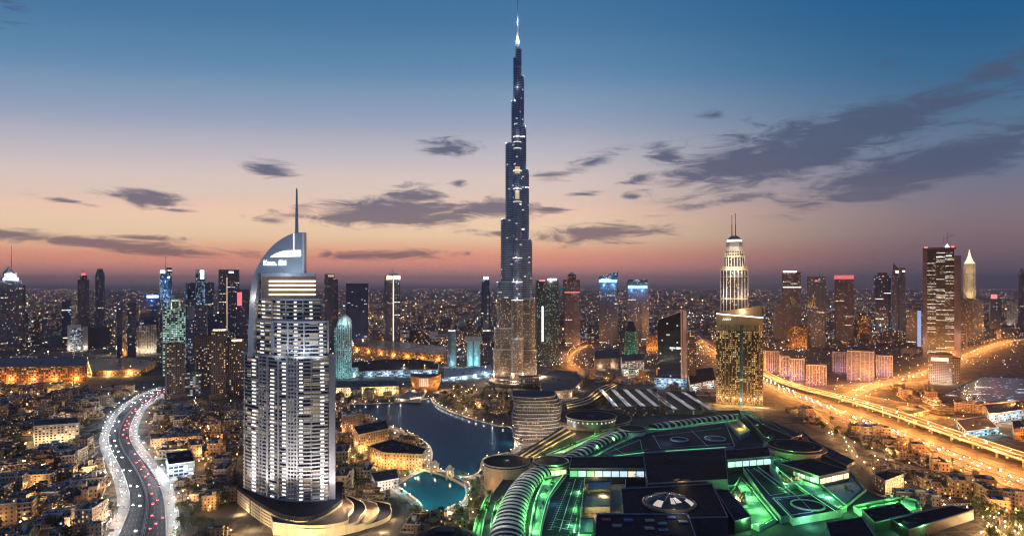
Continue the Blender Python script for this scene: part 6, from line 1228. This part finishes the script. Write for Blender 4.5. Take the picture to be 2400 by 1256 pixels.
for w_ in LKW:
    for j, (x, y, t, i) in enumerate(along(offs(w_+w_[:1], 3.5), 21)):
        tl = w_ is LKW[1] and j % 2 or (x > 20 and y < 1000 and w_ is LKW[0])
        dup(LTe if tl else LWh, (x, y, 0), 0, ('teal-white lantern on the bank of the ' if tl else 'white lantern on the promenade of the ')+('turquoise lagoon' if w_ is LKW[1] else 'dark blue lake'), 'waterside lanterns')
for x, y, t, i in along(offs(YR, 5), 26, 4): dup(LW, (x, y, 0), 0, 'warm lantern along the lane before the highway', 'warm lane lanterns').scale = (1, 1, 1.5)
for ln_, d, lab in ((SL, 5, 'low white verge lamp left of the winding road'), (SR, -5, 'low white verge lamp right of the winding road')):
    for x, y, t, i in along(offs(ln_, d), 19, 3): q = rnd.uniform(-4, 4); dup(LB, (x+q, y, 0), 0, lab, 'low white lamps on the verges')
for o in (LS, LS2, LS3, LC, LW, LWh, LTe, LB): kill(o)
# ---------------------------------------------------------------- cars
def car(pm, lab, on=True):
    r = thing('car', lab, 'car', (0, 0, -500)); mb = MB()
    mb.prism([(-.9, -2.2), (.9, -2.2), (.9, 2.2), (-.9, 2.2)], .3, .85, 0, 0); mb.prism([(-.85, -1.5), (.85, -1.5), (.85, 1.1), (-.85, 1.1)], .85, 1.45, 1, 0, top=[(-.68, -1.0), (.68, -1.0), (.68, .4), (-.68, .4)])
    for x in (-.85, .85):
        for y in (-1.4, 1.4): mb.bar((x-.1, y, .33), (x+.1, y, .33), .33, 2, 8)
    mb.build('body', [pm, M['navy'], M['roofb']], r)
    for x in (-.6, .6): MB().box(x-.28, x+.28, 2.2, 2.28, .5, .8, bot=True).build('headlight', M['gHL'] if on else M['white'], r); MB().box(x-.28, x+.28, -2.28, -2.2, .5, .8, bot=True).build('taillight', M['gTL'] if on else M['red'], r)
    return r
M['gHL'] = glow('headlight', (1, .95, .8), 60); M['gTL'] = glow('taillight', (1, .06, .04), 40)
CR = [('white', car(plain('white_car_paint', (.7, .7, .7), .25, var=.05), '')), ('black', car(plain('black_car_paint', (.02, .02, .025), .2, var=.05), '')), ('silver', car(plain('silver_car_paint', (.4, .42, .45), .3, metal=.6, var=.05), ''))]
for ln_, lanes, st, zf, lab, lim in ((HW, ((-15, 1), (-11, 1), (-7.3, 1), (-3.6, 1), (4, -1), (7.7, -1), (11.4, -1), (15, -1)), 30, lambda i: .13, 'highway', 1500), (VD, ((-9, 1), (-5, 1), (5, -1), (9, -1)), 40, lambda i: vz(i)+.02, 'viaduct', 1200), (BR, ((-9, 1), (5, -1), (9, -1)), 60, lambda i: .17, 'branch road', 1900), (SM, ((-14, -1), (-9, -1), (-5, -1), (6, 1), (12, 1)), 36, lambda i: .15, 'winding road', 1500)):
    for d, dr_ in lanes:
        for x, y, t, i in along(offs(ln_, d), st, rnd.uniform(0, 30)):
            if y > lim or y < 540 or rnd.random() < .35: continue
            nm, c = rnd.choices(CR, (5, 2, 3))[0]; rot = t-math.pi/2+(math.pi if dr_ < 0 else 0)
            dup(c, (x, y, zf(min(i, len(ln_)-1))), rot, '%s car driving %s on the %s' % (nm, 'away' if dr_ > 0 else 'towards the viewer', lab), 'cars on the %s' % lab)
CP = [(nm, car(c_.children[0].data.materials[0], '', False)) for nm, c_ in CR]
PK = P(2215, 1168); tag(MB().face([(PK[0]-34, PK[1]-26, .1), (PK[0]+34, PK[1]-26, .1), (PK[0]+34, PK[1]+26, .1), (PK[0]-34, PK[1]+26, .1)]).build('parking_lot', M['asphalt']), 'asphalt parking lot beside the highway', kind='structure'); busy(*PK, 34)
for r_ in range(4):
    for k in range(20):
        if rnd.random() < .3: continue
        nm, c = rnd.choices(CP, (5, 2, 3))[0]; dup(c, (PK[0]-29+k*3, PK[1]-19+r_*12.5, .12), R(rnd.choice((0, 180))+rnd.uniform(-2, 2)), '%s car parked in the lot beside the highway' % nm, 'cars parked in the lot')
for _, c in CR+CP: kill(c)
# ---------------------------------------------------------------- trees
def broad(seed, h, w_):
    rr_ = random.Random(seed); r = thing('tree', '', 'tree', (0, 0, -500)); mb = MB(); mb.cyl(0, 0, .3, 0, h*.5, 6, 0, .16)
    cl = []
    for k in range(7): a = rr_.uniform(0, 6.28); q = (math.cos(a)*w_*.5*rr_.random(), math.sin(a)*w_*.5*rr_.random(), h*rr_.uniform(.5, .9)); cl.append(q); mb.bar((0, 0, h*.4), q, .09)
    mb.build('trunk', M['trunk'], r); mb = MB()
    for k in range(260):
        c = rr_.choice(cl); p = [c[i]+rr_.gauss(0, w_*.17) for i in range(3)]; s = rr_.uniform(.3, .65); u = Vector((rr_.gauss(0, 1), rr_.gauss(0, 1), rr_.gauss(0, 1))).normalized(); v = u.orthogonal().normalized()*s*.7; u = u*s; p = Vector(p)
        mb.face([p-u, p+v, p+u, p-v])
    mb.build('crown', M['leaf'], r); return r
def palm(seed, h):
    rr_ = random.Random(seed); r = thing('palm_tree', '', 'palm tree', (0, 0, -500)); mb = MB(); mb.cyl(0, 0, .24, 0, h, 6, 0, .16); mb.build('trunk', M['trunk'], r); mb = MB()
    for k in range(16):
        a = k*2.4; el = rr_.uniform(-.2, .9); pr = Vector((0, 0, h)); d = Vector((math.cos(a), math.sin(a), 0)); sd = Vector((-math.sin(a), math.cos(a), 0))
        for j in range(4):
            q = pr+d*.85+Vector((0, 0, .85*(el-.42*j))); w0 = .42*(1-j/4.4); w1 = .42*(1-(j+1)/4.4); mb.face([pr-sd*w0, pr+sd*w0, q+sd*w1, q-sd*w1]); pr = q
    mb.build('crown', M['palm'], r); return r
TR = [('bushy tree', 'tree', broad(1, 8, 6)), ('wide tree', 'tree', broad(2, 7, 8)), ('tall palm', 'palm', palm(3, 9)), ('short palm', 'palm', palm(4, 6.5)), ('slim tree', 'tree', broad(5, 9, 4.5))]
nt_ = 0
def plant_tree(X, Y, place, z=0, s=None):
    global nt_
    nm, ct, o = rnd.choice(TR); s = s or rnd.uniform(.8, 1.5); t = dup(o, (X, Y, z), rnd.uniform(0, 6.28), nm+' '+place, 'trees '+place, (s, s, s*rnd.uniform(.85, 1.15))); nt_ += 1
for poly, place, sp, cap in ZONES:
    wp = [P(*q) for q in poly]; xs = [q[0] for q in wp]; ys = [q[1] for q in wp]; k = tr = 0; want = 95 if 'island' in place else 60 if 'centre and highway' in place else 45 if 'foot' in place else 34 if 'corner' in place or 'shore' in place or 'lagoon' in place or 'bend' in place or 'island' in place else 14
    while k < want and tr < 1200:
        tr += 1; X, Y = rnd.uniform(min(xs), max(xs)), rnd.uniform(min(ys), max(ys))
        if Y < 535 or not inside((X, Y), wp) or inlake(X, Y, 7) or not free(X, Y, -3): continue
        plant_tree(X, Y, place); k += 1
for w_ in LKW:
    for x, y, t, i in along(offs(w_+w_[:1], 7.5), 17, 6):
        if rnd.random() < .6 and free(x, y, -8): plant_tree(x, y, 'along the waterside promenade', 0, rnd.uniform(.7, 1.1))
for px, py in ((1420, 1090), (1440, 1094), (1468, 1052), (1490, 1122), (1484, 1115), (1496, 1128), (1478, 1128), (1492, 985), (1498, 980), (1735, 1100), (1728, 1094), (1780, 1080)):
    X, Y = P(px, py, 17); plant_tree(X, Y, 'on the green-lit shopping centre roof', 17, 1.2)
for pts, h in GT:
    wp = [P(*q, h) for q in pts]; xs = [q[0] for q in wp]; ys = [q[1] for q in wp]; k = tr = 0
    while k < 8 and tr < 200:
        tr += 1; X, Y = rnd.uniform(min(xs), max(xs)), rnd.uniform(min(ys), max(ys))
        if Y > 540 and inside((X, Y), wp): plant_tree(X, Y, 'on a green-lit roof terrace', h, rnd.uniform(.5, .85)); k += 1
for _, _, o in TR: kill(o)
# ---------------------------------------------------------------- the far city: uncountable low buildings and lights out to the horizon
mb = MB(); far = 0
for k in range(5200):
    py = HZ+9+rnd.random()**1.25*130; px = rnd.uniform(-150, 2550); X, Y = P(px, py)
    if Y < 1700 or not free(X, Y, 12): continue
    s = rnd.uniform(8, 24)*(1+Y/9000); h = rnd.uniform(5, 16)*(1+(rnd.random() < .06)*rnd.uniform(1, 3)); a = rnd.uniform(0, 1.57); c, q = math.cos(a)*s, math.sin(a)*s; d = rnd.uniform(.5, 1)
    mb.prism([(X-c+q*d, Y-q-c*d), (X+c+q*d, Y+q-c*d), (X+c-q*d, Y+q+c*d), (X-c-q*d, Y-q+c*d)], 0, h, 0, 1)
o = mb.build('distant_city', [FC['far'], M['roofg']]); tag(o, 'low buildings of the distant city fading to the horizon', kind='stuff')
cols = [glow('far_sodium', (1, .5, .17), 6), glow('far_warm', (1, .72, .42), 6), glow('far_white', (1, .95, .88), 5), glow('far_cool', (.55, .8, 1), 5), glow('far_dim', (1, .55, .25), 1.6), glow('far_red', (1, .1, .1), 4)]
mb = MB()
for k in range(26000):
    py = HZ+4+rnd.random()**1.9*190; px = rnd.uniform(-60, 2460); X, Y = P(px, py)
    if not free(X, Y, -6): continue
    dens_ = .55+.45*math.sin(X*.0021+1.3)*math.sin(Y*.0013)+.3*math.sin(X*.006)*math.cos(Y*.004)
    if px < 190 and Y > 4000: dens_ += .4
    if rnd.random() > max(0, dens_)**1.5+.06: continue
    warm = 1 if px < 300 and Y > 3500 else .5+.5*math.sin(X*.0017+2)*math.cos(Y*.0011+.5)
    m = rnd.choices(range(6), (3+5*warm, 3, 2, 1.2*(1-warm)+.2, 4, .25))[0]; r_ = Y/1500*rnd.choice((.35, .4, .5, .6, .8, 1.2))*(.55 if Y > 4500 else .8); mb.octa(X, Y, rnd.uniform(6, 14)+r_, r_, m)
o = mb.build('distant_city_lights', cols); tag(o, 'countless lamps of the distant city', kind='stuff')
# district lamps that light the ground between the far buildings
dl_ = thing('district_floodlights', 'high floodlight masts among the city blocks', 'floodlight', (0, 0, 0)); k = 0; mbp = MB(); mbh = MB()
while k < 130:
    py = rnd.choice((rnd.uniform(705, 760), rnd.uniform(750, 880))); px = rnd.uniform(0, 2400); X, Y = P(px, py)
    if not free(X, Y, -10): k += .2; continue
    wm_ = rnd.random(); c = SOD if wm_ < .55 else WHT if wm_ < .8 else (.5, .75, 1); h = 14*(1+Y/4000)
    f = thing('floodlight_mast', ('orange' if wm_ < .55 else 'warm white' if wm_ < .8 else 'cool white')+' floodlight mast '+sector(X, Y), 'floodlight', (X, Y, 0), 0, 'floodlight masts in the city'); MB().cyl(0, 0, .3, 0, h, 5).build('mast', M['dsteel'], f)
    MB().octa(0, 0, h+.8, .8*Y/1300).build('lamp_head', M['gS' if wm_ < .55 else 'gW' if wm_ < .8 else 'gC'], f); light(f, 0, 0, h-1.2*Y/1300, 26000*(Y/1500)**1.6, c, 1); k += 1
bpy.data.objects.remove(dl_)
# every repeat that still shares its label is told apart by its place in its row or patch
ONES = 'first second third fourth fifth sixth seventh eighth ninth tenth eleventh twelfth thirteenth fourteenth fifteenth sixteenth seventeenth eighteenth nineteenth'.split()
TENS = {2: ('twentieth', 'twenty'), 3: ('thirtieth', 'thirty'), 4: ('fortieth', 'forty'), 5: ('fiftieth', 'fifty'), 6: ('sixtieth', 'sixty'), 7: ('seventieth', 'seventy')}
def ordinal(n): return ONES[n-1] if n < 20 else TENS[n//10][0] if n % 10 == 0 else TENS[n//10][1]+'-'+ONES[n % 10-1]
same = {}
for o in col.objects:
    if o.parent is None and o.get('label') and not o.get('kind'): same.setdefault(o['label'], []).append(o)
for lab, L_ in same.items():
    if len(L_) < 2: continue
    row = L_[0]['category'] in ('car', 'street lamp', 'lantern') and any(k in lab for k in ('way', 'road', 'viaduct', 'boulevard', 'verge'))
    L_.sort(key=(lambda o: o.location.y) if row else (lambda o: o.location.x/o.location.y))
    for i, o in enumerate(L_): o['label'] = lab+', '+ordinal(i+1)+(' from the near end' if row else ' from the left')
# ---------------------------------------------------------------- haze
if HAZE:
    mb = MB(); mb.box(-41000, 41000, -3100, 45500, -1.2, 900, bot=True)
    hm = bpy.data.materials.new('haze_air'); hm.use_nodes = True; t_ = hm.node_tree; t_.nodes.remove(t_.nodes['Principled BSDF']); pv = t_.nodes.new('ShaderNodeVolumePrincipled')
    pv.inputs['Color'].default_value = (.8, .72, .75, 1); pv.inputs['Density'].default_value = HAZE; pv.inputs['Anisotropy'].default_value = .2; t_.links.new(pv.outputs[0], t_.nodes['Material Output'].inputs['Volume'])
    o = mb.build('haze', hm); tag(o, 'thin evening haze over the city', kind='stuff')
